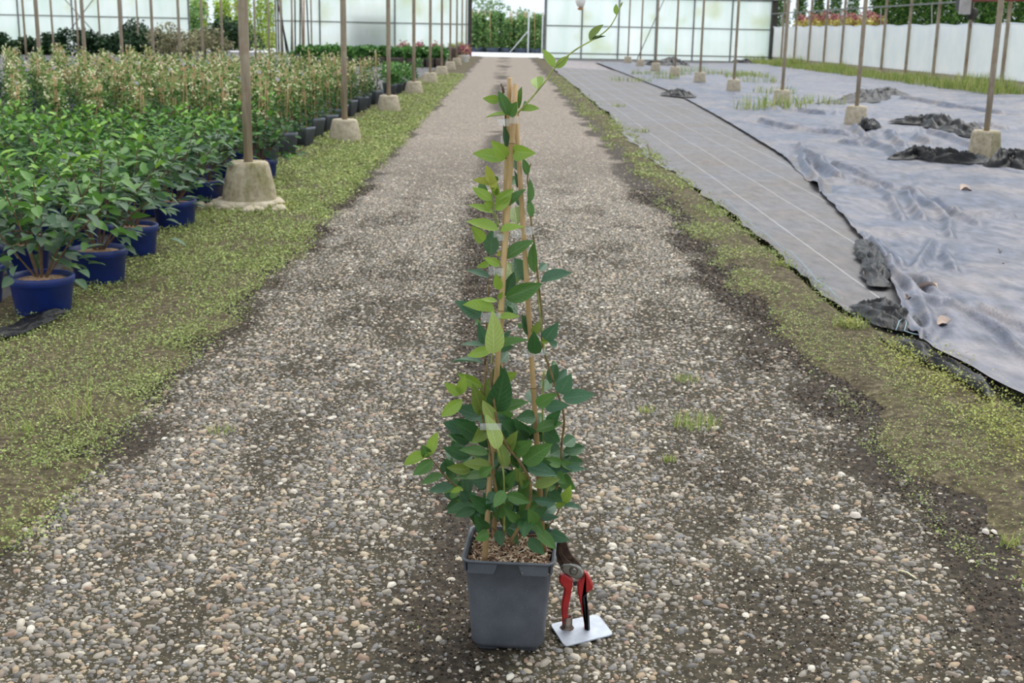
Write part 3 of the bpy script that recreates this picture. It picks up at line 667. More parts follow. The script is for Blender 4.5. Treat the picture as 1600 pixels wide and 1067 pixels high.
# ================================================================== POSTS
def pole_mesh(r_, top, seed=0):
    m = MB(); m.tube([(0, 0, .0), (0, 0, .6), (0, 0, 1.3), (0, 0, top)], r_, 12); return m.mesh('pole', 'post_steel')
def footing_mesh(rt, rb, h, mat, jit=.012):
    return MB().lathe([(rb*.98, -.05), (rb, 0), (rb*.97, h*.25), ((rt+rb)/2, h*.55), (rt*1.02, h*.9), (rt*.97, h*.97), (rt*.86, h), (.05, h*.985)], 22, jit=jit).mesh('footing', mat)
PT = 2.56
pole_me = pole_mesh(.029, PT-.2); foot_l = footing_mesh(.125, .168, .235, 'concrete'); foot_l2 = footing_mesh(.125, .165, .235, 'concrete_clean')
foot_r = footing_mesh(.135, .16, .30, 'concrete'); foot_r2 = footing_mesh(.13, .155, .27, 'concrete_clean')
def post(x, y, foot, fh, label, group, z=0., pm=None, name='greenhouse_post', rz=0):
    e = empty(name, (x, y, z), rz); link('pole', pm or pole_me, e, (0, 0, fh-.03))
    if foot: link('footing', foot, e)
    return tag(e, label, 'post', group)
for n in range(11):
    y = Y0+SB*n
    if n == 0:
        e = post(-1.585, y, foot_l, .235, 'steel post in a mossy concrete footing on a cracked concrete pad', None, .062)
        pts = []
        for j in range(22):
            a = 2*math.pi*j/22; rr = .225*random.uniform(.86, 1.12); pts.append((rr*math.cos(a), rr*math.sin(a)))
        MB().loops([[(a*1.02, b*1.02, -.06) for a, b in pts], [(a, b, -.02) for a, b in pts], [(a*.9, b*.9, .004) for a, b in pts]], True, True).build('pad', 'concrete_clean', e)
        for j in range(14):
            a = random.uniform(3.4, 6.0); rr = random.uniform(.24, .33); q = random.uniform(.018, .045)
            m = MB(); m.lathe([(q*.8, -.02), (q, 0), (q*.7, q*.45), (q*.2, q*.55)], 7, jit=.3)
            c_ = m.build('rubble', 'concrete_clean', e, (rr*math.cos(a), rr*math.sin(a), -.03)); c_.rotation_euler = (random.uniform(-.4, .4), random.uniform(-.4, .4), random.random()*6)
    elif n == 1:
        post(-1.585, y, foot_l2, .235, 'steel post in a pale clean concrete footing beside the grey square pots', None)
    elif n < 10:
        post(-1.585, y, foot_l2, .235, 'distant steel post on a concrete footing in the row between the path and the pots', 'posts along the potted plants')
RP = []
for n in range(1, 10):
    y = Y0+SB*n; z = float(gz(4.77, y)); RP.append((4.77, y))
    lab = {1: 'steel post in a weathered lichen-stained footing with black plastic bunched at its base', 2: 'steel post in a pale footing with a black plastic lump at its foot'}.get(n)
    post(4.77, y, foot_r if n == 1 else foot_r2, .30 if n == 1 else .27, lab or 'distant steel post on a concrete footing standing in the black plastic', None if lab else 'posts standing in the black plastic', z-.0)
thin = pole_mesh(.034, PT-.1); 
for kx in range(15):
    y = Y0+SB*2.5+SB/2*kx
    if y < YW-.5: post(-7.985, y, None, 0.03, 'steel post rising out of the crowd of staked climbers', 'posts among the climbers', 0, thin, rz=.3)
for kx in range(6, 10):
    post(-14.39, Y0+SB*kx, None, .03, 'far steel post near the row of dark shrubs', 'posts by the dark shrubs', 0, thin)
    post(-20.8, Y0+SB*kx, None, .03, 'far steel post near the row of dark shrubs', 'posts by the dark shrubs', 0, thin)
    if kx < 9: post(-14.39, Y0+SB*(kx+.5), None, .03, 'far steel post near the row of dark shrubs', 'posts by the dark shrubs', 0, thin)
# gutters on the post rows and cross beams on every frame (just above the picture, seen only at the far end)
gi = 1
for x in (-20.8, -14.39, -7.985, -1.585, 4.77, 11.35):
    m = MB(); m.box((x-.09, Y0, PT), (x+.09, YW, PT+.03)); m.box((x-.09, Y0, PT+.03), (x-.07, YW, PT+.12)); m.box((x+.07, Y0, PT+.03), (x+.09, YW, PT+.12))
    tag(m.build('trim_%d' % gi, 'bar_steel'), kind='structure'); gi += 1
for n in range(0, 10):
    m = MB(); y = Y0+SB*n; m.box((-20.8, y-.02, PT+.0), (11.35, y+.02, PT+.045)) ; m.box((-20.8, y-.02, PT+.38), (11.35, y+.02, PT+.42))
    for j in range(40):
        xa = -20.8+j*.8; m.tube([(xa, y, PT+.045), (xa+.4, y, PT+.38), (xa+.8, y, PT+.045)], .008, 5)
    tag(m.build('trim_%d' % gi, 'bar_steel'), kind='structure'); gi += 1

# ================================================================== END WALL
def endwall(name, xs, z0, zbar, ztop, low=None, bars=()):
    m = MB(); x0, x1 = xs[0], xs[-1]
    for x in xs: m.box((x-.028, YW-.03, z0), (x+.028, YW+.05, ztop))
    for z in [zbar, ztop, z0]+([low] if low else []): m.box((x0, YW-.025, z-.02), (x1, YW+.03, z+.02))
    for (x, za, zb) in bars: m.box((x-.02, YW-.04, za), (x+.02, YW+.02, zb))
    w = tag(m.build(name, 'bar_steel'), kind='structure')
    for a, b in zip(xs[:-1], xs[1:]):
        zs = [z0] + ([low] if low else []) + [zbar, ztop]
        for za, zb in zip(zs[:-1], zs[1:]):
            q = MB(); q.box((a+.03, YW+.002, za+.021), (b-.03, YW+.012, zb-.021)); q.build('panel', 'panel', w)
    return w
endwall('wall_back_1', [-9.85, -7.98, -4.78, -1.62], .0, 1.34, 2.54)
endwall('wall_back_2', [1.66, 3.2, 4.77, 6.37, 7.97, 9.6, 11.35], .0, 1.36, 2.54, .22)
endwall('wall_back_3', [-26, -23.2, -20.8, -18.5, -16.4, -13.55], .0, 1.36, 2.54)
# heavy door posts
m = MB(); m.box((-1.66, YW-.1, 0), (-1.5, YW+.06, 2.7)); tag(m.build('door_1', 'dark_steel'), kind='structure')
m = MB(); m.box((1.58, YW-.08, 0), (1.68, YW+.06, 2.7)); tag(m.build('door_2', 'bar_steel'), kind='structure')
m = MB(); m.box((11.25, YW-.2, 0), (11.5, YW+.1, 2.8)); tag(m.build('trim_90', 'dark_steel'), kind='structure')
m = MB(); m.box((1.66, YW-.1, 2.52), (11.4, YW-.02, 2.6)); tag(m.build('trim_91', 'bar_steel'), kind='structure')
# brace rods at the end wall
for (xa, xb, y, lab) in ((5.15, 6.2, 50, 'thin diagonal brace rod in front of the end wall panels'), (-16.5, -14.4, 46, 'thin diagonal brace rod crossing the posts near the dark shrubs'), (-14.4, -16.6, 46.3, 'thin diagonal brace rod crossing the posts near the dark shrubs')):
    m = MB(); m.tube([(xa, y, .02), (xb, y, PT-.02)], .018, 6); o = m.build('brace_rod', 'bar_steel'); tag(o, lab, 'brace', 'brace rods')
# loose upright poles stacked by the wall opening
for i_, (px, lean) in enumerate(((446, .05), (452, .08), (458, .35), (465, -.02), (471, .02), (478, -.01), (484, 0), (492, .12), (461, .55))):
    p = gnd(px, 79+i_ % 3); yy = 52.6-.12*(i_ % 4); x = (px-792)*yy/1920
    m = MB(); m.tube([(x, yy, 0), (x-lean, yy+.35, 2.5)], .032, 7)
    o = m.build('loose_pole', 'orange_cap' if i_ == 6 else 'dark_steel')
    tag(o, 'rusty upright pole leaning among dark poles at the wall opening' if i_ == 6 else 'dark pole leaning upright beside the opening in the end wall', 'pole', None if i_ == 6 else 'dark poles by the wall opening')
# rack standing outside behind the panels
rk = empty('plant_rack', (-5.75, YW+.55, -.01))
for x in (-.95, 0, .95): MB().box((x-.04, -.03, 0), (x+.04, .03, 2.15)).build('upright', 'crate', rk)
for z in (.12, .5, .88, 1.24, 1.6, 2.1): MB().box((-.99, -.03, z-.04), (.99, .35, z+.04)).build('shelf', 'crate', rk)
for (x, z, h) in ((-.47, .54, .3), (.47, .54, .3), (-.47, .92, .28), (.47, .92, .28), (-.47, 1.28, .3), (.47, 1.28, .25), (.4, .16, .28), (-.45, .16, .28)):
    MB().box((x-.4, .02, z), (x+.4, .3, z+h)).build('load', 'rack_load', rk)
tag(rk, 'cream slatted rack loaded with dark trays, blurred behind the wall panels', 'rack')

# ================================================================== SIDE WALL (film)
XS = 11.4
m = MB(); m.box((XS, 26.5, -.1), (XS+.15, YW, .26)); wr = tag(m.build('wall_right', 'concrete_clean'), kind='structure')
nx_ = 260; yy = np.linspace(26.5, YW, nx_); zz = np.linspace(0, 1, 9)
YY, T = np.meshgrid(yy, zz); topz = 1.50-.06*np.abs(np.sin((YY-Y0)*math.pi/(SB/2)))**.7*0-.045*(1-np.abs(np.cos((YY-Y0)*math.pi/(SB/2))))+.02*(fbm(YY*1.4, YY*0, 2)-.5)
ZZ = .24+(topz-.24)*T; XX = XS-.03-.03*(fbm(YY*1.2, ZZ*1.5, 3)-.5)-.03*sst(.93, 1, T)
i = np.arange(8*nx_).reshape(8, nx_)[:, :-1].ravel()
link('film', mesh_np('film', np.stack([XX, YY, ZZ], -1).reshape(-1, 3), np.stack([i, i+1, i+nx_+1, i+nx_], 1), 'film'), wr)
m = MB(); m.tube([(XS-.07, 26.5+.2*j, 1.49-.045*(1-abs(math.cos((26.5+.2*j-Y0)*math.pi/(SB/2))))) for j in range(139)], .016, 5); m.build('rolled_hem', 'film', wr)
n = 0; y = Y0+SB*4
while y < YW:
    m = MB(); m.box((XS-.14, y-.03, -.05), (XS-.07, y+.03, 2.7)); m.build('post', 'post_steel', wr)
    m = MB(); m.lathe([(.14, -.05), (.13, .1), (.1, .16)], 10, (XS-.14, y, 0), .1); m.build('post_base', 'concrete', wr)
    if n % 2: m = MB(); m.tube([(XS+.02, y+.5, .3), (XS+.05, y+1.1, 2.0)], .016, 5); m.build('brace', 'bar_steel', wr)
    y += SB/2; n += 1
MB().box((XS-.16, 26, 2.0), (XS-.12, YW, 2.045)).build('rail', 'bar_steel', wr)
MB().box((XS-.1, 26, 2.62), (XS-.04, YW, 2.68)).build('rail', 'bar_steel', wr)
# fan box hung on the side posts, red rail
fb = empty('fan_box', (XS-.45, 30.4, 1.70))
MB().box((-.13, -.02, 0), (.13, .06, .62)).build('front_panel', 'lamp_box', fb)
MB().box((.13, -.02, .02), (.17, .5, .62)).build('side_panel', 'dark_steel', fb)
MB().box((-.1, .06, .1), (.13, .4, .6)).build('housing', 'dark_steel', fb)
MB().lathe([(.1, -.14), (.13, -.05), (.13, .1), (.05, .14)], 12, (.26, .2, .02)).build('motor', 'dark_steel', fb)
MB().box((-.02, .25, .62), (.02, .29, .88)).build('hanger', 'bar_steel', fb)
tag(fb, 'pale grey ventilator box with a dark motor hung on the side wall post', 'fan box')
m = MB(); m.tube([(XS-.3, 30.3, 2.04), (XS-.3, 27.1, 1.98)], .05, 8); tag(m.build('red_rail', 'red_steel'), 'thick red steel rail running from the ventilator box', 'rail')
m = MB(); m.tube([(XS+.8, 29.6, -.1), (XS+.86, 29.6, 2.1)], .028, 6); tag(m.build('white_stake', 'white_steel'), 'white stake standing behind the film wall near the ventilator box', 'stake')
# hanging trap
ht = empty('hanging_trap', (1.24, Y0+SB*3, 1.47))
MB().lathe([(.01, 0), (.045, .01), (.05, .03), (.02, .05)], 14).build('cap', 'orange_cap', ht)
MB().lathe([(.02, .05), (.06, .07), (.085, .14), (.075, .22), (.045, .30), (.012, .33)], 16).build('bulb', 'white_plastic', ht)
MB().tube([(0, 0, .33), (0, 0, 1.1)], .004, 5).build('cord', 'dark_steel', ht)
tag(ht, 'white bulb shaped trap with an orange cap hanging from a frame', 'trap')

# ================================================================== OUTSIDE
def crown_mesh(name, mat, n, fpos, size, rng, up=.3, aspect=.5, shadef=None):
    P = fpos(n, rng); v, f, s_ = leafcloud(P, size*rng.uniform(.6, 1.3, len(P)), rng, up, aspect, None if shadef is None else shadef(P, rng))
    return mesh_np(name, v, f, mat, s_, smooth=False)
def columnar(h, r_, z0=.0, cone=.6, lump=.25):
    def fp(n, rng):
        z = rng.random(n)**.9; a = rng.random(n)*6.283
        rr = r_*(1-cone*z**1.4)*(.75+lump*np.sin(z*23+a*3))*np.sqrt(rng.uniform(.35, 1, n))
        return np.stack([rr*np.cos(a), rr*np.sin(a), z0+z*(h-z0)], 1)
    return fp
def blob(rx, ry, rz_, zc, lumps=7, seed=1):
    g = np.random.default_rng(seed); C_ = g.normal(size=(lumps, 3))*.42; R_ = g.uniform(.45, .75, lumps)
    def fp(n, rng):
        k_ = rng.integers(0, lumps, n); d_ = rng.normal(size=(n, 3)); d_ /= np.linalg.norm(d_, axis=1)[:, None]
        p = C_[k_]+d_*R_[k_][:, None]*rng.uniform(.6, 1, n)[:, None]; p = p/1.15
        p = p*np.array([rx, ry, rz_])+np.array([0, 0, zc]); p[:, 2] = np.maximum(p[:, 2], .02); return p
    return fp
# young trees in bag pots across the yard, seen through the doorway
TV = [crown_mesh('crown', 'hedge_leaf', 900, columnar(1.78+.14*j, .38, .3, .5, .3), .17, np.random.default_rng(40+j), .3) for j in range(4)]
trunk_me = MB().tube([(0, 0, .02), (0, 0, 1.2), (0, 0, 1.9)], [.03, .022, .012], 6).mesh('trunk', 'twig')
stake_me = MB().tube([(.06, -.2, .1), (.02, -.3, 2.3)], .022, 6).mesh('stake', 'bamboo')
bag_me = MB().lathe([(.27, 0), (.33, .03), (.34, .2), (.35, .36), (.33, .38), (.3, .34), (.05, .33)], 14, jit=.04).mesh('bag_pot', 'bag_pot')
def youngtree(x, y, j):
    e = empty('young_tree', (x, y, -.16), random.random()*6); link('crown', TV[j % 4], e); link('trunk', trunk_me, e); link('bag_pot', bag_me, e); s__ = link('stake', stake_me, e)
    return tag(e, 'young leafy tree in a blue-grey bag pot seen through the doorway', 'tree', 'young trees across the yard')
j = 0
for row in range(3):
    for c_ in range(9 if row else 8):
        youngtree(-3.3+c_*.82+(.4 if row % 2 else 0)+random.uniform(-.1, .1), 67.6+row*1.1+random.uniform(-.15, .15), j); j += 1
for c_ in range(4):
    e = empty('tall_tree', (-4.2+c_*2.7+random.uniform(-.2, .2), 78+1.5*(c_ % 2), -.16)); me = crown_mesh('crown', 'far_tree_hazed', 900, blob(1.25, 1.0, 1.25, 1.55+.22*(3-c_), 7, c_+3), .25, RNG, .3)
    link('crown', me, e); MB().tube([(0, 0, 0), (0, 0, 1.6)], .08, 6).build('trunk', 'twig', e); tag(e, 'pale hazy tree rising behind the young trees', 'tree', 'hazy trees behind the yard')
st = empty('gate_post', (1.12, 66.0, -.01)); MB().tube([(0, 0, 0), (0, 0, 2.1)], .045, 8).build('upright', 'white_steel', st); MB().tube([(0, 0, 1.15), (-.95, 0, .02)], .028, 6).build('brace', 'white_steel', st)
tag(st, 'white steel gate post with a diagonal brace in the yard', 'post')
st = empty('gate_post', (1.85, 66.0, -.01)); MB().tube([(0, 0, 0), (0, 0, 1.9)], .035, 8).build('upright', 'white_steel', st); tag(st, 'plain white post beside the braced gate post', 'post')
# bright bamboo hedge and dark bushes through the wall opening
for c_ in range(9):
    e = empty('bamboo_clump', (-19.4+c_*1.1, 62+random.uniform(-.6, .6), -.16)); me = crown_mesh('leaves', 'bamboo_leaf', 1500, columnar(2.6+random.uniform(-.15, .3), .68, .15, .35, .2), .22, np.random.default_rng(80+c_), .25, .3)
    link('leaves', me, e)
    for q in range(5): MB().tube([(random.uniform(-.5, .5), random.uniform(-.5, .5), 0), (random.uniform(-.5, .5), random.uniform(-.5, .5), 2.3)], .02, 5).build('culm', 'bamboo', e)
    tag(e, 'bright yellow-green bamboo growing outside the wall opening', 'bamboo', 'bamboo outside the opening')
def bush(x, y, z, rx, rz_, n, size, mat, label, cat='shrub', group=None, seed=1, name='shrub'):
    e = empty(name, (x, y, z)); me = crown_mesh('leaves', mat, n, blob(rx, rx, rz_*.62, rz_*.52, 8, seed), size, np.random.default_rng(seed), .35, .5)
    link('leaves', me, e); MB().tube([(0, 0, 0), (.03, 0, rz_*.6)], .03, 6).build('trunk', 'twig', e); return tag(e, label, cat, group)
bush(-12.7, 58.5, -.16, 1.3, 1.7, 2200, .2, 'dark_leaf', 'big dark evergreen bush outside the wall opening', seed=5)
bush(-15.3, 60.0, -.16, 1.1, 2.0, 1500, .2, 'hedge_leaf', 'mid-green rounded bush next to the big dark evergreen', seed=6)
bush(-14.7, 50.5, -.01, 1.0, 1.35, 1800, .16, 'dark_leaf', 'low dark shrub at the end of the shrub row by the opening', seed=7)
bush(-9.9, 41.5, -.01, .9, .95, 1800, .12, 'pale_bush', 'dry grey-brown shrub behind the staked climbers', seed=8)
bush(-11.2, 42.3, -.01, .9, .85, 1500, .12, 'pale_bush', 'dry brownish shrub beside the grey-brown one', seed=9)
for c_ in range(13):
    x = -21.5+c_*.78
    bush(x, 44+random.uniform(-.3, .3), -.01, .6, .62+random.uniform(-.06, .10), 1100, .15, 'dark_leaf', 'dark broad-leaved potted shrub in the row before the end wall', group='row of dark shrubs', seed=100+c_)
# cypress row and coloured shrubs behind the film wall
CV = [crown_mesh('foliage', 'cypress_leaf', 3000, columnar(3.3+.25*j, .44, .05, .5, .18), .14, np.random.default_rng(60+j), .1, .35) for j in range(4)]
for c_ in range(32):
    y = 27.5+c_*.92; e = empty('cypress', (14.6+.06*math.sin(c_*2.1), y, -.16) if c_ < 26 else (11.9+(c_-26)*.8, 58.5, -.16), random.random()*6)
    link('foliage', CV[c_ % 4], e); link('trunk', trunk_me, e); tag(e, 'tall columnar cypress in the hedge row behind the white film wall', 'cypress', 'cypress hedge behind the film wall')
for c_ in range(14):
    y = 43.5+c_*.85; red = c_ % 3 != 1
    e = empty('ornamental_shrub', (12.7+random.uniform(-.1, .1), y, -.16)); me = crown_mesh('leaves', 'red_leaf', 260, columnar(2.0+.12*(c_ % 3), .30, 1.62, .6, .5), .11, np.random.default_rng(200+c_), .2)
    link('crown', me, e); link('lower_leaves', crown_mesh('leaves', 'yellow_leaf', 900, columnar(1.9, .38, .3, .1, .3), .14, np.random.default_rng(230+c_), .2), e); link('trunk', trunk_me, e)
    tag(e, 'shrub with red tips over yellow leaves behind the far end of the film wall', 'shrub', 'red and yellow shrubs')

# ================================================================== POTTED PLANTS BESIDE THE PATH
def round_pot(mat, rt, rb, h):
    return MB().lathe([(rb*.97, 0), (rb, .004), (rb+(rt-rb)*.8, h*.78), (rt*1.0, h*.80), (rt*1.03, h*.82), (rt*1.04, h*.97), (rt*1.02, h), (rt*.95, h), (rt*.93, h*.88), (rt*.9, h*.86)], 26, cap=False).mesh('pot', mat)
bpot = round_pot('blue_pot', .112, .094, .152)
bsoil = MB().lathe([(.103, .128), (.09, .135), (.05, .142), (.004, .146)], 18, jit=.05).mesh('soil', 'soil')
bbase = MB().lathe([(.09, .002), (.09, .006)], 18)
BL = [leaf_mesh('leaf', 'bushleaf_'+q, d_, .10, 0, 5, 1, .55) for q in ('lo', 'mid', 'hi') for d_ in (.08, .25)]
def bush_layout(rng, n, R=.30, z0=.20, z1=.60):
    """twig skeleton and leaf poses of one bush"""
    twigs = []; leaves = []
    nb = 9
    for b in range(nb):
        a = b*2.4+rng.uniform(-.4, .4); rr = R*rng.uniform(.35, 1.0); zt = z0+(z1-z0)*rng.uniform(.55, 1)*(1-.35*(rr/R)**2)
        base = np.array([.01*math.cos(a), .01*math.sin(a), .13]); tip = np.array([rr*math.cos(a), rr*math.sin(a), zt])
        mid = base*.5+tip*.5+np.array([0, 0, .05]); twigs.append((base, mid, tip))
        m_ = n//nb
        for q in range(m_):
            t = .25+.75*(q+1)/m_; p = (1-t)**2*base+2*t*(1-t)*mid+t*t*tip
            aa = a+q*2.1+rng.uniform(-.5, .5); el = rng.uniform(-.35, .75) if t < .9 else rng.uniform(.2, 1.1)
            d_ = np.array([math.cos(aa)*math.cos(el), math.sin(aa)*math.cos(el), math.sin(el)])
            L = rng.uniform(.055, .085)*(1 if t < .85 else .8); p = p+d_*.012
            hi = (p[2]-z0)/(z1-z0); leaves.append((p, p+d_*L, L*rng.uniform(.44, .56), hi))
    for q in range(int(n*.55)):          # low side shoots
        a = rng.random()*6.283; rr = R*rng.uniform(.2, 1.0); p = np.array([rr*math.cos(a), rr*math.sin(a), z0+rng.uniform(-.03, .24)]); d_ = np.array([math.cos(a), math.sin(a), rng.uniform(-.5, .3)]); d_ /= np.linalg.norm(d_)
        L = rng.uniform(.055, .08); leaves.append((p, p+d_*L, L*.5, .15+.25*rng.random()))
    return twigs, leaves
def twig_mesh(twigs):
    m = MB()
    for b, md, t in twigs: m.tube([b, b*.25+md*.5+t*.25, t], [.0045, .0032, .0018], 5, False)
    return m.mesh('stems', 'twig')
def foliage_mesh(leaves, rng):
    P = []; 
    V = []; Fc = []; Sh = []
    for p, t, w, hi in leaves:
        x = t-p; L = np.linalg.norm(x); x = x/L; n_ = np.array([0, 0, 1.])+rng.normal(size=3)*.35; n_ -= x*n_.dot(x); n_ /= np.linalg.norm(n_); y = np.cross(n_, x)
        b = len(V)
        V += [p, p+x*L*.35+y*w*.5+n_*L*.05, p+x*L*.35, p+x*L*.35-y*w*.5+n_*L*.05, p+x*L*.75+y*w*.36, p+x*L*.75-n_*L*.04, p+x*L*.75-y*w*.36, t-n_*L*.12]
        Fc += [(b, b+1, b+2), (b, b+2, b+3), (b+1, b+4, b+2), (b+2, b+4, b+5), (b+2, b+5, b+3), (b+3, b+5, b+6), (b+4, b+7, b+5), (b+5, b+7, b+6)]
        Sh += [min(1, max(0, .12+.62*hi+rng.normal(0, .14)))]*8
    return mesh_np('foliage', np.array(V), np.array(Fc), 'bush_mass', Sh)
lay = [bush_layout(np.random.default_rng(300+j), 150) for j in range(5)]
stem_v = [twig_mesh(l[0]) for l in lay]; fol_v = [foliage_mesh(l[1], np.random.default_rng(310+j)) for j, l in enumerate(lay)]
def bushplant(x, y, j, detailed, label, group, rz, sc=1.):
    e = empty('potted_shrub', (x, y, .004), rz); e.scale = (sc, sc, sc)
    link('pot', bpot, e); link('soil', bsoil, e); link('stems', stem_v[j], e)
    if detailed:
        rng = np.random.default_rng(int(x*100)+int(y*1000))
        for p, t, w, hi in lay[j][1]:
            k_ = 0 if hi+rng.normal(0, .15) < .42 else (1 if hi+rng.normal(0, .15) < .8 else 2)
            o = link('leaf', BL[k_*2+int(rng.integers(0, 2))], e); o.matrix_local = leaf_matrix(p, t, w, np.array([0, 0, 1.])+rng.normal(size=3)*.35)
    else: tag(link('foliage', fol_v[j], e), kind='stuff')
    return tag(e, label, 'potted shrub', group)
EDGE = [(62, 503), (152, 452), (206, 408), (272, 362), (322, 324), (408, 286)]
lab_e = ['green shrub in a blue pot, first of the row beside the weeds, bare stems showing', 'green shrub in a blue pot, second along the weedy verge', 'green shrub in a blue pot, third along the weedy verge', 'green shrub in a blue pot, fourth along the weedy verge', 'green shrub in a blue pot just before the mossy footing', 'green shrub in a blue pot just past the mossy footing']
for i_, (px, py) in enumerate(EDGE):
    p = gnd(px, py); bushplant(p[0]-.015, p[1]+.09, i_ % 5, i_ < 5, lab_e[i_], 'shrubs in blue pots', random.random()*6, 1.06)
spots = []
for c_ in range(1, 9):
    x = -1.86-c_*.27
    for q in range(14):
        y = 4.55+q*.62+(.31 if c_ % 2 else 0)+.02*c_
        if y < 9.9 and abs(x) < .4125*y+.30: spots.append((y, x+random.uniform(-.04, .04)))
spots.sort()
for i_, (y, x) in enumerate(spots):
    bushplant(x, y+random.uniform(-.05, .05), random.randrange(5), i_ < 5, 'leafy green shrub in a blue pot among the massed shrubs behind the first row', 'shrubs massed behind the first row', random.random()*6, random.uniform(.86, 1.02))

# ---- staked climbers in grey square pots
def square_pot(hx_t, hx_b, h, mat):
    return MB().loops([rrect(hx_b, hx_b, .02, 0), rrect(hx_b+(hx_t-hx_b)*.85, hx_b+(hx_t-hx_b)*.85, .02, h*.85), rrect(hx_t, hx_t, .02, h*.86), rrect(hx_t+.002, hx_t+.002, .02, h), rrect(hx_t-.006, hx_t-.006, .018, h), rrect(hx_t-.009, hx_t-.009, .018, h*.86)], True).mesh('pot', mat)
gpot = square_pot(.082, .062, .19, 'far_pot')
gsoil = MB().loops([rrect(.072, .072, .018, .172), rrect(.03, .03, .01, .178)], False, True).mesh('soil', 'soil')
def climber_variant(seed):
    rng = np.random.default_rng(seed); m = MB(); hc = .47+.11*rng.random()
    for q in range(3):
        a = q*2.1+rng.uniform(-.3, .3); m.tube([(.045*math.cos(a), .045*math.sin(a), .16), (.014*math.cos(a+2), .014*math.sin(a+2), .16+hc*(1 if q == 0 else .93))], .0042, 6)
    canes = m.mesh('canes', 'bamboo')
    n = 165; z = .20+hc*.95*rng.random(n)**1.6; a = rng.random(n)*6.283; rr = (.03+.075*rng.random(n))*(1.25-.75*(z-.2)/hc)
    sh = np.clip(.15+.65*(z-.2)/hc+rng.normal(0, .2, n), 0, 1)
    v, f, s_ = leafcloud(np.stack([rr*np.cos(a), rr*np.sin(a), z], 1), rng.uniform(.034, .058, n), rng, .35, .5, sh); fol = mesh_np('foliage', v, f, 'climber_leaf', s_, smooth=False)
    n = 7; z = .35+hc*.75*rng.random(n); a = rng.random(n)*6.283; rr = .05+.05*rng.random(n); V = []; Fc = []; mbf = MB()
    for q in range(n):
        c_ = np.array([rr[q]*math.cos(a[q]), rr[q]*math.sin(a[q]), z[q]]); 
        for w_ in range(3):
            d_ = rng.normal(size=3)*.009; s0 = rng.uniform(.006, .011); p = c_+d_
            b = mbf.addv([p+np.array(t)*s0 for t in ((1, 0, 0), (-1, 0, 0), (0, 1, 0), (0, -1, 0), (0, 0, 1), (0, 0, -1))])
            for t in ((0, 2, 4), (2, 1, 4), (1, 3, 4), (3, 0, 4), (2, 0, 5), (1, 2, 5), (3, 1, 5), (0, 3, 5)): mbf.f.append([b+q_ for q_ in t]); mbf.sm.append(True)
    flo = mbf.mesh('blossoms', 'cream')
    m = MB(); m.box((-.004, -.015, .14+hc), (-.003, .025, .165+hc)); tagm = m.mesh('plant_label', 'tag_white')
    return canes, fol, flo, tagm
CVAR = [climber_variant(400+j) for j in range(7)]
cs = []
y = 10.1; row = 0
while y < 19.2:
    x = -1.93-(.15 if row % 2 else 0)
    if 18 > y > 14.5: x -= .05
    while x > -.4125*y-.35:
        cs.append((x, y)); x -= .335
    y += .43; row += 1
for (x, y) in cs:
    j = random.randrange(7); ed = x > -2.15
    e = empty('staked_climber', (x+random.uniform(-.03, .03), y+random.uniform(-.04, .04), .006), random.random()*1.5)
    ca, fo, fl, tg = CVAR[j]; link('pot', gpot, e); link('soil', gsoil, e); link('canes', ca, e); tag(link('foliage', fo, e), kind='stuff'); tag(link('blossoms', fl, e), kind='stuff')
    if random.random() < .35: link('plant_label', tg, e)
    s0 = random.uniform(.92, 1.12); e.scale = (1, 1, s0)
    tag(e, 'cream-flowered climber on canes in a grey square pot at the weedy verge' if ed else 'cream-flowered climber on bamboo canes crowded inside the bed of grey pots', 'potted climber', 'climbers at the path edge' if ed else 'climbers inside the bed')
# low green plants behind the third post
for (px, py) in ((612, 150), (622, 148), (632, 145), (640, 143), (605, 146), (618, 141)):
    p = gnd(px, py); e = empty('potted_herb', (p[0], p[1], .006)); link('pot', gpot, e); link('soil', gsoil, e)
    tag(link('foliage', crown_mesh('foliage', 'round_leaf', 260, blob(.2, .2, .2, .33, 6, px), .07, np.random.default_rng(px), .4), e), kind='stuff')
    tag(e, 'bushy light green plant in a grey pot near the third post', 'potted plant', 'light green plants by the third post')
# hydrangea-like plants in taupe pots, row across behind
tpot = square_pot(.14, .115, .26, 'taupe_pot'); tsoil = MB().loops([rrect(.125, .125, .02, .235), rrect(.05, .05, .01, .24)], False, True).mesh('soil', 'soil')
HV = [crown_mesh('foliage', 'round_leaf', 230, blob(.27, .27, .20, .38, 6, 700+j), .13, np.random.default_rng(700+j), .45, .75) for j in range(4)]
for row in range(3):
    for c_ in range(15):
        x = -2.0-c_*.30; y = 38.2+row*.5
        if row == 2 and c_ > 9: continue
        e = empty('broadleaf_plant', (x+random.uniform(-.02, .02), y, .006)); link('pot', tpot, e); link('soil', tsoil, e); tag(link('foliage', HV[random.randrange(4)], e, None), kind='stuff').rotation_euler = (0, 0, random.random()*6)
        tag(e, 'round-leaved green plant in a taupe pot in the row before the end wall', 'potted plant', 'round-leaved plants in taupe pots')
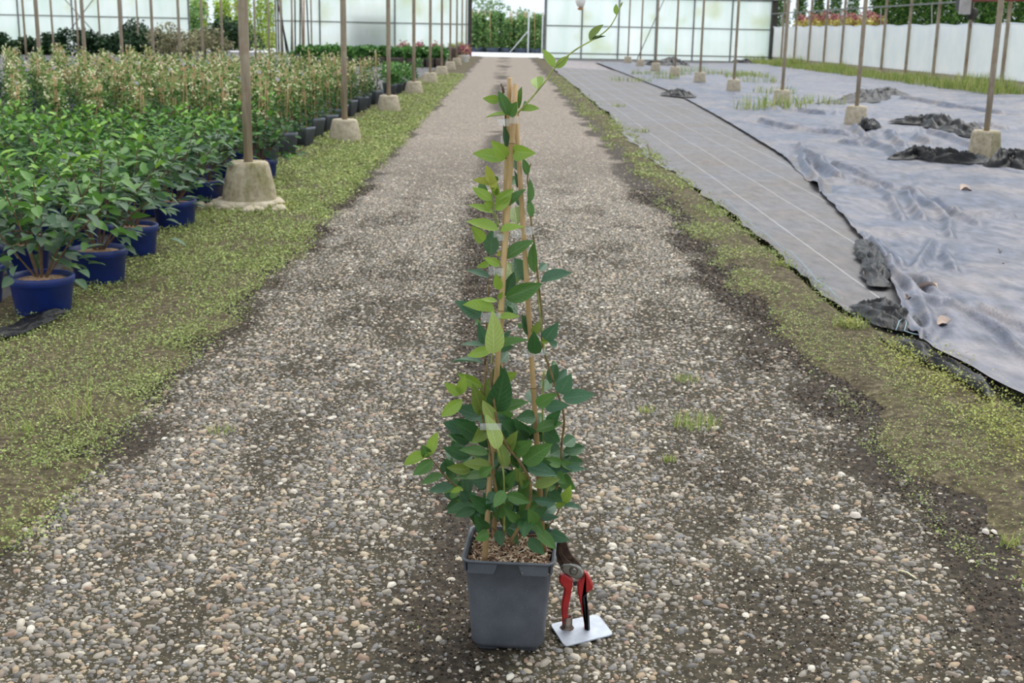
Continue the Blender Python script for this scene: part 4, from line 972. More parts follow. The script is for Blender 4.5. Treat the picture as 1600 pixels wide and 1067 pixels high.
# taupe planters and red plants by the doorway
for (x, y, h, lab) in ((-1.95, 45.3, .5, 'tall taupe planter with grassy top near the doorway'), (-1.72, 46.6, .55, 'taupe planter next to the doorway post'), (-2.5, 44.2, .35, 'low taupe planter with dark foliage near the doorway')):
    e = empty('planter', (x, y, .006)); link('pot', square_pot(.19, .15, h, 'taupe_pot'), e); link('soil', MB().loops([rrect(.16, .16, .02, h*.9), rrect(.05, .05, .01, h*.92)], False, True).mesh('soil', 'soil'), e)
    v, f, s_ = blades(np.column_stack([RNG.uniform(-.14, .14, 90), RNG.uniform(-.14, .14, 90), np.full(90, h*.9)]), RNG.uniform(.1, .25, 90), RNG, .02, 1.0); link('leaves', mesh_np('leaves', v, f, 'blade', s_, smooth=False), e); tag(e, lab, 'planter')
for (x, y, z, lab) in ((-1.42, 44.0, .25, 'dark red leaved plant in a white pot by the doorway'),):
    e = empty('red_plant', (x, y, .006)); link('pot', round_pot('white_plastic', .13, .1, .26), e); link('soil', MB().lathe([(.11, .22), (.01, .225)], 12).mesh('soil', 'soil'), e); link('leaves', crown_mesh('leaves', 'red_leaf', 160, blob(.24, .24, .22, .42, 5, 9), .12, RNG, .3), e); tag(e, lab, 'potted plant')
for (x, y) in ((-3.0, 43.6), (-2.4, 43.2), (-3.6, 44.0)):
    e = empty('copper_plant', (x, y, .006)); link('pot', tpot, e); link('soil', tsoil, e); link('leaves', crown_mesh('leaves', 'red_leaf', 150, blob(.25, .25, .25, .45, 5, 11), .12, RNG, .3), e); tag(e, 'coppery red plant in a taupe pot behind the round-leaved row', 'potted plant', 'coppery plants')

# ================================================================== THE POTTED CLIMBER ON THE PATH
PC = np.array([.0245, 2.118]); PYAW = -.075; PH = .186
plant = tag(empty('potted_climber', (PC[0], PC[1], .002), 0), 'glossy-leaved climber tied to three bamboo canes in a grey square pot on the path', 'potted climber')
POFF = Vector((PC[0], PC[1], .002))
def rot2(p):
    c_, s_ = math.cos(PYAW), math.sin(PYAW); return (p[0]*c_-p[1]*s_, p[0]*s_+p[1]*c_, p[2])
def RR(h_, r_, z): return [rot2(p) for p in rrect(h_, h_, r_, z, 6)]
TOP, BOT = .0835, .066
def hw(z): return BOT+(TOP-.004-BOT)*(z/PH)
m = MB()
m.loops([RR(BOT-.012, .016, .006), RR(BOT-.004, .020, .006), RR(BOT+.001, .022, .016), RR(hw(.06), .022, .06), RR(hw(.12), .02, .12), RR(hw(PH-.006), .018, PH-.006), RR(TOP, .018, PH-.005), RR(TOP+.001, .018, PH-.001), RR(TOP-.001, .017, PH), RR(TOP-.005, .015, PH-.001),
         RR(TOP-.006, .014, PH-.008), RR(hw(.13)-.004, .014, .13)], True, False)
pot = m.build('pot', 'grey_pot', plant)
# feet, rim apron panels with the dropped corners
for sx_ in (-1, 1):
    for sy_ in (-1, 1):
        ring = [rot2((sx_*.037+p[0], sy_*.037+p[1], p[2])) for p in rrect(.021, .021, .014, 0, 4)]; ring2 = [rot2((sx_*.037+p[0], sy_*.037+p[1], p[2])) for p in rrect(.024, .024, .016, .012, 4)]
        MB().loops([ring, ring2], True, True).build('foot', 'grey_pot', pot)
for k_ in range(4):
    for s0 in (-1, 1):
        z1 = PH-.006; zl = PH-.026
        prof = [(s0*.072, z1), (s0*.072, zl), (s0*.026, zl), (s0*.021, zl+.012), (s0*.019, z1)]
        m = MB(); rings = []
        for off in (-.002, .0022):
            rr = []
            for (a, z) in prof:
                d_ = hw(z)+off; q = [(a, -d_), (d_, a), (-a, d_), (-d_, -a)][k_]; rr.append(rot2((q[0], q[1], z)))
            rings.append(rr)
        m.loops(rings, False, True, False); m.build('rim_apron', 'grey_pot', pot)
# compost and wood-chip mulch
MB().loops([RR(TOP-.010, .014, .158), RR(.05, .012, .165), RR(.012, .008, .168)], False, True).build('compost', 'compost', plant)
V = []; Fc = []; Sh = []
rng = np.random.default_rng(77)
for q in range(1500):
    x, y = rng.uniform(-.073, .073, 2); x, y, _ = rot2((x, y, 0)); z = .163+rng.uniform(-.001, .014)
    L, w_, t_ = rng.uniform(.003, .009), rng.uniform(.001, .003), .0008
    a = rng.random()*6.283; el = rng.normal(0, .45); d_ = np.array([math.cos(a)*math.cos(el), math.sin(a)*math.cos(el), math.sin(el)]); s_ = np.cross(d_, [0, 0, 1.]); s_ /= np.linalg.norm(s_); u_ = np.cross(s_, d_)
    b = len(V); c_ = np.array([x, y, z])
    V += [c_+d_*L*i+s_*w_*j+u_*t_*k_ for k_ in (-1, 1) for (i, j) in ((-1, -.6), (1, -.4), (.9, .6), (-.8, .8))]
    Fc += [[b+i for i in t] for t in ((3, 2, 1, 0), (4, 5, 6, 7), (0, 1, 5, 4), (1, 2, 6, 5), (2, 3, 7, 6), (3, 0, 4, 7))]; Sh += [rng.random()]*8
tag(link('mulch', mesh_np('mulch', np.array(V), np.array([list(t) for t in Fc]), 'mulch', Sh, smooth=False), plant), 'pale brown wood-chip mulch', kind='stuff')
# canes
def L3(px, py, Y): return Vector(atY(px, py, Y))-POFF
def cane(p0, p1, r_, nodes, name='cane'):
    m = MB(); pts = []; rad = []
    for t, k_ in sorted([(0, 1), (1, .94)]+[(t+dt, kk) for t in nodes for dt, kk in ((-.016, .97), (-.006, 1.0), (-.002, 1.14), (.002, 1.14), (.006, 1.0), (.016, .96))]):
        pts.append(p0.lerp(p1, t)); rad.append(r_*k_*(1-.12*t))
    m.tube(pts, rad, 14); o = m.build(name, 'bamboo', plant)
    for t in nodes:
        q = MB(); c_ = p0.lerp(p1, t); d_ = (p1-p0).normalized(); q.tube([c_-d_*.0008, c_+d_*.0008], r_*1.17*(1-.12*t), 14); q.build('node', 'bamboo_node', o)
    return o
fc0, fc1 = L3(756.5, 884, 2.062), L3(806, 131, 2.098)
cane(fc0, fc1, .0053, (.22, .55, .885))
rc0, rc1 = L3(850, 868, 2.112), L3(803.5, 134, 2.108)
cane(rc0, rc1, .0050, (.38, .72))
bc0, bc1 = L3(772, 838, 2.168), L3(796.5, 121.5, 2.118)
cane(bc0, bc1, .0050, (.3, .62, .95))

# ---- stems
O1, S1 = (700, 100), 4.445
O2, S2 = (690, 330), 4.445
O3, S3 = (620, 560), 3.334
O4, S4 = (800, 0), 5.335
OS = {1: (O1, S1), 2: (O2, S2), 3: (O3, S3), 4: (O4, S4)}
def px(c_, x, y): (ox, oy), s_ = OS[c_]; return ox+x/s_, oy+y/s_
def stem(c_, pts, dep, r0, r1, mat='stem', name='stem'):
    P = []
    for i_, (x, y) in enumerate(pts):
        t = i_/(len(pts)-1); d_ = dep[0]+(dep[1]-dep[0])*t; X_, Y_ = px(c_, x, y); P.append(L3(X_, Y_, PC[1]+d_))
    # smooth
    Q = []
    for i_ in range(len(P)-1):
        p0, p1, p2, p3 = P[max(i_-1, 0)], P[i_], P[i_+1], P[min(i_+2, len(P)-1)]
        for q in range(5):
            t = q/5; Q.append(.5*((2*p1)+(p2-p0)*t+(2*p0-5*p1+4*p2-p3)*t*t+(3*p1-p0-3*p2+p3)*t**3))
    Q.append(P[-1]); n = len(Q)
    m = MB(); m.tube(Q, [r0+(r1-r0)*i_/(n-1) for i_ in range(n)], 7); return m.build(name, mat, plant)
stem(3, [(545, 960), (560, 880), (540, 800), (520, 690), (495, 560), (480, 450), (445, 290), (455, 150), (470, 20)], (-.05, -.08), .0028, .0018)
stem(3, [(590, 960), (650, 850), (690, 750), (692, 640), (640, 540), (560, 430), (520, 310), (500, 180), (490, 60)], (-.05, -.082), .0034, .0024)
stem(3, [(560, 900), (560, 760), (555, 590), (525, 470)], (-.06, -.092), .002, .0014, 'stem_green')
stem(3, [(620, 950), (760, 780), (840, 660), (856, 590), (858, 450), (872, 320), (845, 200), (780, 10)], (.01, -.0), .0026, .002)
stem(3, [(610, 960), (700, 860), (780, 700), (770, 560), (760, 300), (765, 60)], (.02, .01), .0024, .0018, 'stem_green')
stem(3, [(570, 960), (480, 860), (390, 740), (290, 650), (235, 590), (185, 530), (165, 505)], (.0, -.03), .002, .0012)
stem(3, [(445, 290), (380, 230), (340, 195)], (-.05, -.07), .0014, .001)
stem(3, [(760, 900), (810, 850), (850, 780), (880, 740)], (.0, -.03), .0014, .001)
stem(3, [(640, 660), (600, 570), (580, 480)], (-.02, -.04), .0015, .001)
stem(2, [(745, 1067), (702, 940), (692, 700), (668, 450), (640, 200), (612, 0)], (-.0, -.012), .0021, .0019)
stem(2, [(720, 1000), (700, 860), (678, 660), (660, 480)], (-.008, -.014), .0016, .0014, 'stem_green')
stem(2, [(345, 1060), (352, 985), (390, 720), (412, 520), (412, 380)], (-.04, -.035), .0017, .0012, 'stem_green')
stem(2, [(415, 700), (436, 560), (440, 450), (435, 250), (405, 120), (370, 10)], (-.034, -.03), .0016, .0012, 'stem_green')
stem(2, [(300, 1067), (318, 670), (332, 470)], (.02, .02), .0016, .0012)
stem(1, [(350, 1120), (320, 1060), (312, 930), (290, 790), (268, 710)], (-.03, -.036), .0013, .0008, 'stem_green')
stem(1, [(590, 1060), (575, 960), (552, 800), (575, 690)], (-.012, -.01), .0016, .0012)
stem(1, [(400, 660), (395, 520), (400, 400), (380, 190), (368, 135)], (.0, .004), .0016, .001, 'twig')
stem(1, [(390, 200), (383, 155)], (.0, .0), .0012, .0008, 'twig')
stem(1, [(520, 900), (500, 640), (490, 420), (485, 345)], (.0, -.012), .0016, .0014)
stem(4, [(50, 940), (150, 830), (210, 760), (290, 660), (350, 570), (470, 460), (560, 395), (650, 345), (740, 290), (810, 230), (850, 170), (880, 110), (905, 50), (918, 20)], (-.012, .02), .0017, .0008, 'stem_green', 'shoot')

# ---- leaves: crop, base, tip, seen width, colour, depth of base
LV = []
def A(c_, rows): LV.extend([(c_,)+r for r in rows])
A(1, [(358, 250, 250, 240, 52, 'b', -.01), (405, 355, 262, 355, 32, 'b', -.012), (412, 358, 358, 195, 62, 'm', -.022), (428, 362, 480, 262, 66, 'm', -.03), (490, 312, 506, 163, 42, 'm', -.008), (505, 325, 625, 298, 36, 'b', -.01), (515, 305, 553, 280, 32, 'm', .01),
      (405, 580, 378, 430, 46, 'd', -.006), (400, 660, 182, 618, 78, 'b', -.01), (402, 650, 318, 555, 88, 'b', -.03), (452, 605, 588, 622, 92, 'b', -.024), (310, 835, 265, 705, 56, 'y', -.036), (318, 885, 292, 745, 52, 'y', -.034), (305, 945, 175, 860, 62, 'b', -.036), (300, 850, 180, 800, 30, 'y', -.03),
      (315, 1035, 145, 990, 46, 'b', -.04), (328, 965, 452, 872, 62, 'b', -.044), (328, 1015, 432, 925, 58, 'b', -.042), (412, 985, 532, 870, 62, 'm', -.03), (425, 835, 476, 788, 50, 'm', .01), (485, 740, 462, 660, 42, 'd', .0), (482, 860, 470, 745, 36, 'd', .004), (545, 770, 525, 660, 40, 'm', -.012),
      (562, 965, 558, 800, 46, 'm', -.014), (578, 1065, 560, 940, 46, 'm', -.014), (500, 990, 482, 880, 50, 'd', .006), (480, 1115, 465, 985, 112, 'o', .03), (310, 990, 245, 962, 54, 'b', -.03), (332, 920, 342, 838, 42, 'b', -.02), (215, 830, 270, 880, 44, 'm', -.01), (320, 780, 350, 810, 26, 'm', .0), (345, 900, 300, 860, 44, 'b', -.02)])
A(2, [(395, 130, 185, 65, 62, 'b', -.04), (290, 210, 222, 122, 72, 'b', -.02), (408, 142, 572, 105, 52, 'b', -.044), (340, 312, 347, 142, 92, 'd', .0), (438, 328, 630, 203, 76, 'm', -.03), (405, 372, 305, 328, 52, 'b', -.045), (330, 360, 250, 385, 42, 'b', -.03), (335, 460, 178, 420, 42, 'u', .0),
      (402, 545, 378, 440, 56, 'b', -.046), (525, 505, 448, 340, 112, 'o', .03), (592, 488, 502, 328, 100, 'd', .014), (650, 432, 656, 222, 50, 'm', -.014), (678, 412, 728, 362, 52, 'u', .004), (690, 497, 882, 410, 56, 'u', -.012), (443, 605, 688, 510, 106, 'm', -.026), (448, 590, 500, 428, 72, 'd', .0),
      (428, 745, 503, 608, 110, 'd', .01), (278, 722, 116, 638, 92, 'u', -.012), (372, 712, 163, 638, 62, 'b', -.036), (385, 628, 272, 618, 32, 'b', -.036), (388, 738, 536, 728, 46, 'b', -.044), (362, 988, 362, 732, 122, 'p', -.064), (312, 915, 262, 788, 72, 'u', -.01), (300, 935, 138, 935, 36, 'u', -.012),
      (346, 962, 183, 1002, 62, 'b', -.046), (282, 1058, 78, 1018, 42, 'u', -.01), (402, 945, 594, 888, 62, 'm', -.024), (380, 982, 502, 945, 42, 'd', .0), (400, 1052, 462, 978, 72, 'd', .0), (628, 872, 565, 728, 66, 'd', -.004), (565, 802, 524, 790, 36, 'm', .0), (640, 852, 676, 762, 52, 'o', -.016),
      (652, 992, 640, 848, 86, 'd', -.022), (718, 892, 792, 795, 86, 'u', -.004), (742, 903, 806, 932, 46, 'u', .002), (690, 905, 742, 905, 26, 'b', -.014), (425, 882, 478, 832, 30, 'u', .0), (275, 772, 224, 770, 36, 'm', .0), (765, 1067, 792, 1043, 28, 'd', .0), (395, 610, 425, 560, 30, 'b', -.04), (500, 700, 420, 690, 60, 'd', .02), (395, 315, 402, 275, 22, 'y', -.04)])
A(3, [(440, 148, 322, 82, 58, 'b', -.03), (330, 190, 248, 128, 48, 'b', -.06), (327, 187, 352, 92, 52, 'b', -.055), (342, 213, 232, 302, 62, 'b', -.066), (447, 292, 402, 148, 78, 'o', -.062), (452, 252, 490, 108, 52, 'o', -.07), (505, 312, 452, 228, 62, 'p', -.066), (518, 278, 558, 86, 118, 'd', -.06),
      (527, 268, 678, 225, 62, 'm', -.05), (560, 102, 628, 73, 48, 'b', -.02), (525, 112, 527, 28, 62, 'd', -.01), (527, 474, 472, 296, 78, 'p', -.088), (460, 372, 398, 432, 68, 'o', -.068), (432, 302, 306, 258, 78, 'u', -.03), (342, 374, 252, 338, 72, 'u', -.025), (422, 402, 322, 348, 82, 'd', -.04),
      (380, 432, 286, 398, 54, 'd', -.03), (382, 514, 246, 466, 62, 'd', -.035), (477, 497, 332, 473, 52, 'm', -.06), (492, 562, 348, 543, 62, 'o', -.066), (382, 582, 268, 568, 56, 'o', -.05), (492, 612, 306, 637, 56, 'm', -.06), (433, 607, 492, 568, 52, 'm', -.075), (570, 568, 538, 438, 62, 'o', -.075),
      (578, 474, 624, 386, 58, 'o', -.06), (603, 492, 710, 428, 78, 'm', -.06), (657, 544, 798, 452, 92, 'm', -.066), (642, 382, 556, 338, 82, 'd', -.02), (702, 394, 622, 326, 82, 'd', -.015), (672, 424, 628, 366, 62, 'd', -.03), (722, 302, 632, 310, 72, 'd', -.01), (720, 242, 688, 156, 62, 'u', -.0),
      (728, 242, 828, 188, 62, 'm', -.03), (848, 182, 908, 76, 78, 'u', -.03), (862, 208, 1020, 188, 76, 'u', -.03), (828, 132, 888, 56, 52, 'u', .0), (798, 132, 826, 22, 62, 'd', .0), (768, 172, 782, 118, 62, 'd', .01), (768, 252, 888, 244, 62, 'u', -.02), (727, 378, 854, 328, 52, 'm', -.03),
      (798, 332, 845, 282, 62, 'd', -.01), (768, 378, 852, 432, 82, 'd', -.01), (868, 452, 930, 408, 68, 'd', -.0), (798, 502, 864, 468, 82, 'd', .0), (678, 562, 826, 604, 72, 'u', -.06), (698, 562, 804, 543, 62, 'd', -.03), (715, 668, 843, 628, 52, 'o', -.05), (828, 602, 874, 644, 52, 'm', -.03),
      (868, 592, 984, 573, 42, 'u', -.01), (687, 668, 638, 586, 56, 'o', -.05), (630, 644, 620, 568, 32, 'o', -.05), (558, 686, 603, 596, 62, 'm', -.05), (553, 684, 522, 598, 62, 'd', -.04), (562, 688, 508, 774, 58, 'm', -.09), (512, 698, 468, 754, 52, 'u', -.075), (568, 710, 690, 747, 58, 'm', -.088), (472, 782, 392, 718, 78, 'd', -.07),
      (292, 662, 172, 692, 52, 'u', -.01), (242, 608, 126, 648, 46, 'm', -.02), (187, 530, 92, 604, 62, 'm', -.035), (162, 503, 38, 548, 52, 'b', -.04), (170, 503, 216, 386, 52, 'b', -.04), (166, 512, 134, 456, 52, 'm', -.03), (240, 604, 260, 526, 26, 'd', -.02), (347, 682, 282, 696, 26, 'b', -.05), (368, 743, 328, 688, 48, 'u', -.05),
      (402, 762, 262, 800, 52, 'd', -.035), (408, 788, 306, 818, 52, 'd', -.045), (455, 895, 415, 826, 68, 'd', -.07), (477, 905, 408, 945, 56, 'm', -.075), (528, 892, 545, 974, 52, 'd', -.05), (528, 824, 560, 768, 52, 'm', -.07), (632, 842, 568, 786, 52, 'm', -.08), (638, 834, 694, 788, 58, 'd', -.06), (722, 864, 690, 790, 62, 'm', -.07),
      (700, 842, 760, 905, 58, 'm', -.06), (668, 838, 662, 925, 68, 'd', -.075), (718, 890, 820, 990, 52, 'm', -.055), (686, 938, 764, 1016, 62, 'd', -.045), (798, 908, 886, 945, 62, 'u', -.02), (750, 842, 844, 824, 36, 'u', -.03), (718, 738, 820, 752, 46, 'u', -.06), (798, 700, 856, 742, 62, 'd', -.03), (868, 746, 898, 678, 56, 'b', -.03),
      (868, 766, 962, 780, 32, 'u', -.02), (828, 770, 882, 750, 32, 'b', -.03), (772, 802, 726, 786, 62, 'd', -.03), (640, 660, 684, 646, 42, 'm', -.05), (560, 892, 640, 975, 44, 'd', -.02), (470, 740, 520, 800, 60, 'd', -.06), (590, 870, 540, 830, 60, 'd', -.03), (480, 850, 440, 790, 60, 'd', -.03)])
A(4, [(212, 748, 205, 632, 92, 'b', -.0), (355, 560, 250, 418, 56, 'b', .0), (362, 566, 470, 468, 56, 'b', .004), (650, 342, 740, 200, 30, 'o', .01), (655, 345, 772, 294, 22, 'd', .01), (868, 124, 868, 38, 36, 'b', .015), (903, 58, 921, 18, 14, 'b', .02), (95, 880, 130, 850, 34, 'm', .0)])
rng = random.Random(5)
# fill of darker leaves inside the lower crown
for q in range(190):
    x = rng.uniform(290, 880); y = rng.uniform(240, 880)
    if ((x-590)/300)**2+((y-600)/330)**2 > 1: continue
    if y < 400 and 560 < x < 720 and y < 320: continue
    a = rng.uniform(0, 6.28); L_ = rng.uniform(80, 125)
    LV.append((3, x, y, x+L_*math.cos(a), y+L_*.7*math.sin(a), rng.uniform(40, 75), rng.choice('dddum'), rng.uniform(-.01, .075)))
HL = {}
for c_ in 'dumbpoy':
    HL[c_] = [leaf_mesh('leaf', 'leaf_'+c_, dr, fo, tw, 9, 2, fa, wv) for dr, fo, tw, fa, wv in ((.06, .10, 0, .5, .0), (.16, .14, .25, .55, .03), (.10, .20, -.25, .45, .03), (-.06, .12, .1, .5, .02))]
for idx, (c_, bx, by, tx, ty, w_, col, dep) in enumerate(LV):
    w_ = w_*(1.1 if c_ == 3 else 1.2); tx += (tx-bx)*.05; ty += (ty-by)*.05; s_ = OS[c_][1]; B0 = px(c_, bx, by); T0 = px(c_, tx, ty)
    Yb = PC[1]+dep
    Bp = np.array(atY(*B0, Yb)); Tp = np.array(atY(*T0, Yb))
    dist = np.linalg.norm(Bp-CAMP); mpp = dist/F*.985/1.0
    l0 = np.linalg.norm(Tp-Bp); wv = w_/s_*mpp
    vd = (CAMP-(Bp+Tp)/2); vd /= np.linalg.norm(vd)
    if wv > .46*l0:                                   # seen end-on: the tip comes towards (or leans away from) the viewer
        Lt = wv/.46; dd = math.sqrt(max(0, Lt*Lt-l0*l0)); sg = 1 if dep < 0 else -1
        Tp = Tp+vd*min(dd, .05)*sg*.8; tilt = 0; wt = wv
    else:
        wt = max(wv, min(.44*l0, wv*2.6)); tilt = math.acos(min(1, wv/wt))
    x = Tp-Bp; x /= np.linalg.norm(x)
    n0 = vd-x*vd.dot(x); n0 /= np.linalg.norm(n0); side = np.cross(x, n0)
    if side[2] < 0: side = -side
    nrm = n0*math.cos(tilt)+side*math.sin(tilt)
    nrm = nrm+np.array([rng.gauss(0, .10), rng.gauss(0, .05), rng.gauss(0, .10)])
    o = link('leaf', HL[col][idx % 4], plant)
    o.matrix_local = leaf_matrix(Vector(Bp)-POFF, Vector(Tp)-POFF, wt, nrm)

# ---- clear tape clips around canes and stems
def clip(c_, x0, y0, x1, y1, dep, bow=.006):
    m = MB(); P = []; n_ = 8
    for i_ in range(n_+1):
        t = i_/n_; X_ = x0+(x1-x0)*t
        for (yy_) in (y0, y1):
            a = px(c_, X_, yy_+ (0 if True else 0)); P.append(L3(a[0], a[1], PC[1]+dep-bow*math.sin(math.pi*t)))
    b = m.addv(P)
    for i_ in range(n_): m.f.append([b+2*i_, b+2*i_+1, b+2*i_+3, b+2*i_+2]); m.sm.append(True)
    o = m.build('tape_clip', 'clip', plant); sm = o.modifiers.new('thick', 'SOLIDIFY'); sm.thickness = .0004
for a in ((1, 348, 380, 430, 432, -.026), (1, 425, 362, 492, 415, -.028), (1, 366, 498, 392, 552, -.004), (1, 452, 640, 520, 662, -.016), (2, 484, 128, 572, 184, -.01), (2, 574, 106, 642, 162, -.018), (2, 388, 155, 436, 206, -.04), (2, 360, 135, 398, 182, -.02), (2, 325, 385, 370, 440, -.02), (2, 360, 395, 432, 452, -.042), (2, 274, 705, 412, 772, -.046), (2, 566, 962, 640, 1015, -.01), (2, 635, 950, 722, 1000, -.016), (3, 432, 338, 545, 374, -.092)):
    clip(*a)

# ================================================================== SECATEURS IN THEIR STAND
cs_ = [gnd(*p) for p in ((859, 980), (934, 964), (959, 996), (882, 1015))]
ctr = sum(cs_)/4
sp = tag(empty('secateurs_stand', (ctr[0], ctr[1], .004)), 'small pale steel plate with a short welded tube, standing beside the grey pot', 'tool stand')
def rounded(poly, r_, n_=4):
    out = []; N_ = len(poly)
    for i_ in range(N_):
        p0, p1, p2 = poly[i_-1], poly[i_], poly[(i_+1) % N_]; a = p0-p1; a /= np.linalg.norm(a); b = p2-p1; b /= np.linalg.norm(b)
        for q in range(n_+1):
            t = q/n_; out.append(((1-t)**2*(p1+a*r_)+2*t*(1-t)*p1+t*t*(p1+b*r_)))
    return out
poly = rounded([np.array([c_[0]-ctr[0], c_[1]-ctr[1]]) for c_ in cs_][::-1], .011)
MB().loops([[(p[0]*.985, p[1]*.985, 0) for p in poly], [(p[0], p[1], .0008) for p in poly], [(p[0], p[1], .0026) for p in poly], [(p[0]*.985, p[1]*.985, .0034) for p in poly]], True, True, False).build('plate', 'plate_steel', sp)
tb = gnd(886, 981, .007); tl = (tb[0]-ctr[0], tb[1]-ctr[1], .003)
MB().lathe([(.0098, 0), (.0098, .024), (.0082, .024), (.0082, .001)], 20, tl, cap=False).build('tube', 'tube_steel', sp)
MB().lathe([(.0145, 0), (.0125, .0022), (.0100, .0045)], 16, tl, .1, cap=False).build('weld', 'tube_steel', sp)
YT = tb[1]
sc_ = tag(empty('secateurs', (tb[0], YT, .012)), 'red-handled pruning secateurs standing upright in the tube of the steel stand', 'secateurs')
SO = Vector((tb[0], YT, .012))
def SP(x, y, off=0.): return Vector(atY(840+x/5.338, 820+y/5.338, YT+off))-SO
def slab(poly, th, name, mat, parent, off=0., cham=.86):
    """outline traced on the secateurs' own upright plane, given real thickness"""
    pts = [SP(x, y, off) for x, y in poly]; c_ = sum(pts, Vector())/len(pts); ny = Vector((0, 1, 0))
    def ring(k_, d_): return [c_+(p-c_)*k_+ny*d_ for p in pts]
    def inset(am):
        out = []; n_ = len(pts)
        for i_ in range(n_):
            a = pts[(i_+1) % n_]-pts[i_-1]; nn = Vector((a.z, 0, -a.x)).normalized(); out.append(pts[i_]+nn*am)
        return out
    area = sum(pts[i_-1].x*pts[i_].z-pts[i_].x*pts[i_-1].z for i_ in range(len(pts))); sg = -1 if area > 0 else 1
    am = min(th*.22, .0028)*sg
    R0 = [p+ny*(-th/2) for p in inset(am)]; R1 = [p+ny*(-th/2+abs(am)*.9) for p in pts]; R2 = [p+ny*(th/2-abs(am)*.9) for p in pts]; R3 = [p+ny*(th/2) for p in inset(am)]
    m = MB(); m.loops([R0, R1, R2, R3], True, True, False); return m.build(name, mat, parent)
slab([(180, 120), (225, 118), (243, 150), (262, 205), (290, 250), (330, 290), (365, 340), (368, 370), (330, 385), (250, 360), (205, 330), (188, 345), (165, 305), (152, 240), (155, 170)], .006, 'hook_blade', 'blade_steel', sc_, .004)
slab([(176, 125), (190, 130), (196, 180), (212, 240), (250, 290), (300, 320), (300, 345), (235, 330), (196, 300), (172, 240), (166, 180)], .004, 'cutting_blade', 'blade_steel', sc_, -.002)
pv = slab([(190, 335), (215, 318), (275, 312), (330, 330), (360, 350), (388, 400), (378, 425), (350, 445), (310, 440), (270, 425), (215, 392), (192, 365)], .012, 'pivot_plate', 'pivot_steel', sc_, .0)
c_ = SP(300, 382, -.006)
def disc(name, r_, d0, d1, mat, c0):
    m = MB(); m.loops([[(c0.x+rr*math.cos(a), c0.y-dd, c0.z+rr*math.sin(a)) for a in [2*math.pi*q/20 for q in range(20)]] for rr, dd in ((r_, d0), (r_, d1*.8), (r_*.85, d1))], True, True, True); return m.build(name, mat, pv)
disc('washer', .0083, 0, .0015, 'tube_steel', c_); disc('bolt', .0056, .001, .0042, 'pivot_steel', c_)
disc('screw', .0023, 0, .001, 'dark_steel', SP(207, 358, -.006))
hl = slab([(190, 408), (230, 405), (262, 425), (292, 450), (290, 500), (282, 540), (272, 600), (258, 660), (250, 740), (262, 830), (258, 858), (215, 858), (205, 800), (198, 720), (202, 640), (218, 560), (222, 520), (200, 495), (180, 470), (176, 440)], .015, 'handle', 'red_grip', sc_)
hr = slab([(392, 388), (408, 392), (440, 445), (462, 495), (456, 530), (420, 552), (395, 570), (378, 600), (395, 700), (410, 800), (418, 880), (410, 925), (394, 915), (388, 820), (368, 700), (345, 610), (332, 540), (328, 470), (355, 450), (388, 420)], .015, 'handle', 'red_grip', sc_)
slab([(420, 553), (398, 568), (372, 600), (385, 690), (402, 790), (408, 880), (402, 925), (424, 922), (436, 860), (430, 740), (414, 640), (404, 590)], .013, 'grip_insert', 'black_grip', hr, -.0035)
slab([(296, 468), (326, 466), (326, 504), (298, 502)], .010, 'bumper', 'black_grip', sc_)

# ================================================================== SMALL THINGS ON THE GROUND
def dleaf(pxx, pyy, L_, label, rz, mat='dead_leaf', z=.028, curl=.35):
    p = gndf(pxx, pyy); me = leaf_mesh('dead_leaf', mat, curl, .3, .6, 6, 2, .6, .12); o = link('dead_leaf', me)
    o.location = (p[0], p[1], p[2]+z); o.rotation_euler = (random.uniform(-.2, .2), -.2, rz); o.scale = (L_, L_*.55, L_); tag(o, label, 'dead leaf', 'dead leaves on the plastic')
dleaf(1465, 462, .10, 'large dry torn leaf lying on the wrinkled sheet', 2.6)
dleaf(1462, 520, .085, 'curled pinkish dry leaf on the sheet beyond the woven corner', .2)
dleaf(1500, 303, .12, 'orange-tan dry leaf on the sheet before the footings', .4)
dleaf(1535, 610, .05, 'upright pale dry leaf at the sheet hem above the stonecrop', 1.2, curl=.1)
dleaf(1437, 518, .05, 'small pale leaf scrap beside the curled dry leaf', 3.2)
dleaf(1350, 441, .05, 'small cream leaf scrap by the torn plastic patch', 1.2)
dleaf(1416, 478, .05, 'dark brown curled leaf below the torn plastic patch', 1., 'twig')
dleaf(1560, 402, .04, 'dark brown crumb on the pale part of the sheet', 1., 'twig')
dleaf(1571, 424, .035, 'round dark brown husk on the open sheet', 2., 'twig')
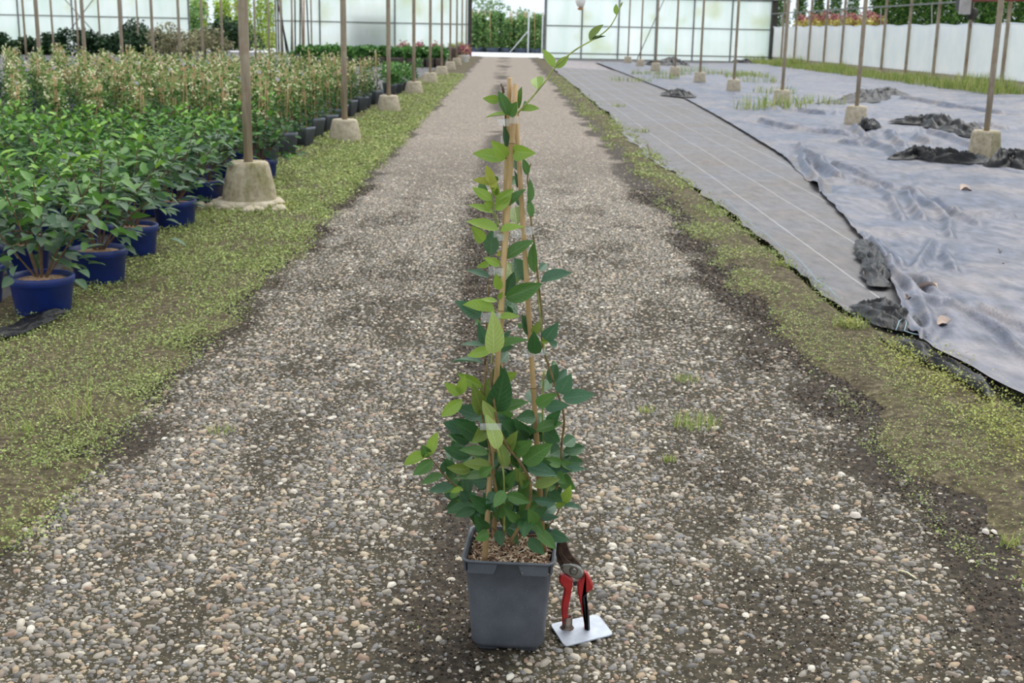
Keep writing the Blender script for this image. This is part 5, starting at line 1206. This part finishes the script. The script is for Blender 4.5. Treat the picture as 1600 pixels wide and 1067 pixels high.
def stone(pxx, pyy, r_, label, mat='stone'):
    p = gndf(pxx, pyy); me = mesh_np('loose_stone', *(lambda t: (t[0], t[1]))(pebble_mesh(np.zeros(1), np.zeros(1), np.ones(1), 8, True)), mat)
    o = link('loose_stone', me); o.location = (p[0], p[1], p[2]+.004); o.scale = (r_, r_, r_*1.2); o.rotation_euler = (0, 0, random.random()*6); tag(o, label, 'stone', 'loose stones')
stone(1335, 808, .018, 'broad whitish stone lying flat on the path')
stone(1301, 605, .012, 'pinkish grey stone on the dark verge soil'); stone(1553, 893-60, .011, 'pale round stone at the verge rim'); stone(1540, 833, .010, 'bluish stone at the verge rim')
stone(1568, 730, .013, 'reddish stone in the groove beside the stonecrop', 'terracotta'); stone(1321, 545, .009, 'white chip near the woven strip corner'); stone(1277, 578, .008, 'small white stone on the dark verge soil')
stone(905, 717, .010, 'small brown chip behind the pot', 'twig')
p0, p1 = gnd(1405, 891, .004), gnd(1432, 904, .004); m = MB(); m.tube([p0, (p0+p1)/2+np.array([0, .004, .003]), p1], .0016, 5); tag(m.build('straw', 'cream'), 'pale straw lying across the path pebbles', 'straw')
tw = [gndf(x, y)+np.array([0, 0, .035]) for x, y in ((1130, 318), (1160, 345), (1180, 365), (1200, 378), (1218, 395), (1236, 405), (1255, 425), (1262, 433), (1275, 450), (1293, 461), (1310, 480))]
m = MB(); m.tube(tw, .0020, 5); tag(m.build('twine', 'twine_blue'), 'pale blue twine trailing along the verge beside the woven strip', 'twine')
tw = [gndf(x, y)+np.array([0, 0, .05+dz]) for x, y, dz in ((1398, 536, 0), (1403, 525, .01), (1410, 521, .012), (1414, 528, .01), (1411, 537, 0), (1425, 542, .0), (1450, 546, 0))]
m = MB(); m.tube(tw, .0020, 5); tag(m.build('twine', 'twine_blue'), 'pale blue twine loop on the folded plastic flap', 'twine')
dleaf2 = [gnd(x, y) for x, y in ((1012, 228), (1016, 245), (1024, 258), (1030, 268))]
m = MB(); m.tube([q+np.array([0, 0, .02]) for q in dleaf2], .006, 5); tag(m.build('root', 'twig'), 'dark twig lying on the brown verge beside the strip', 'twig')
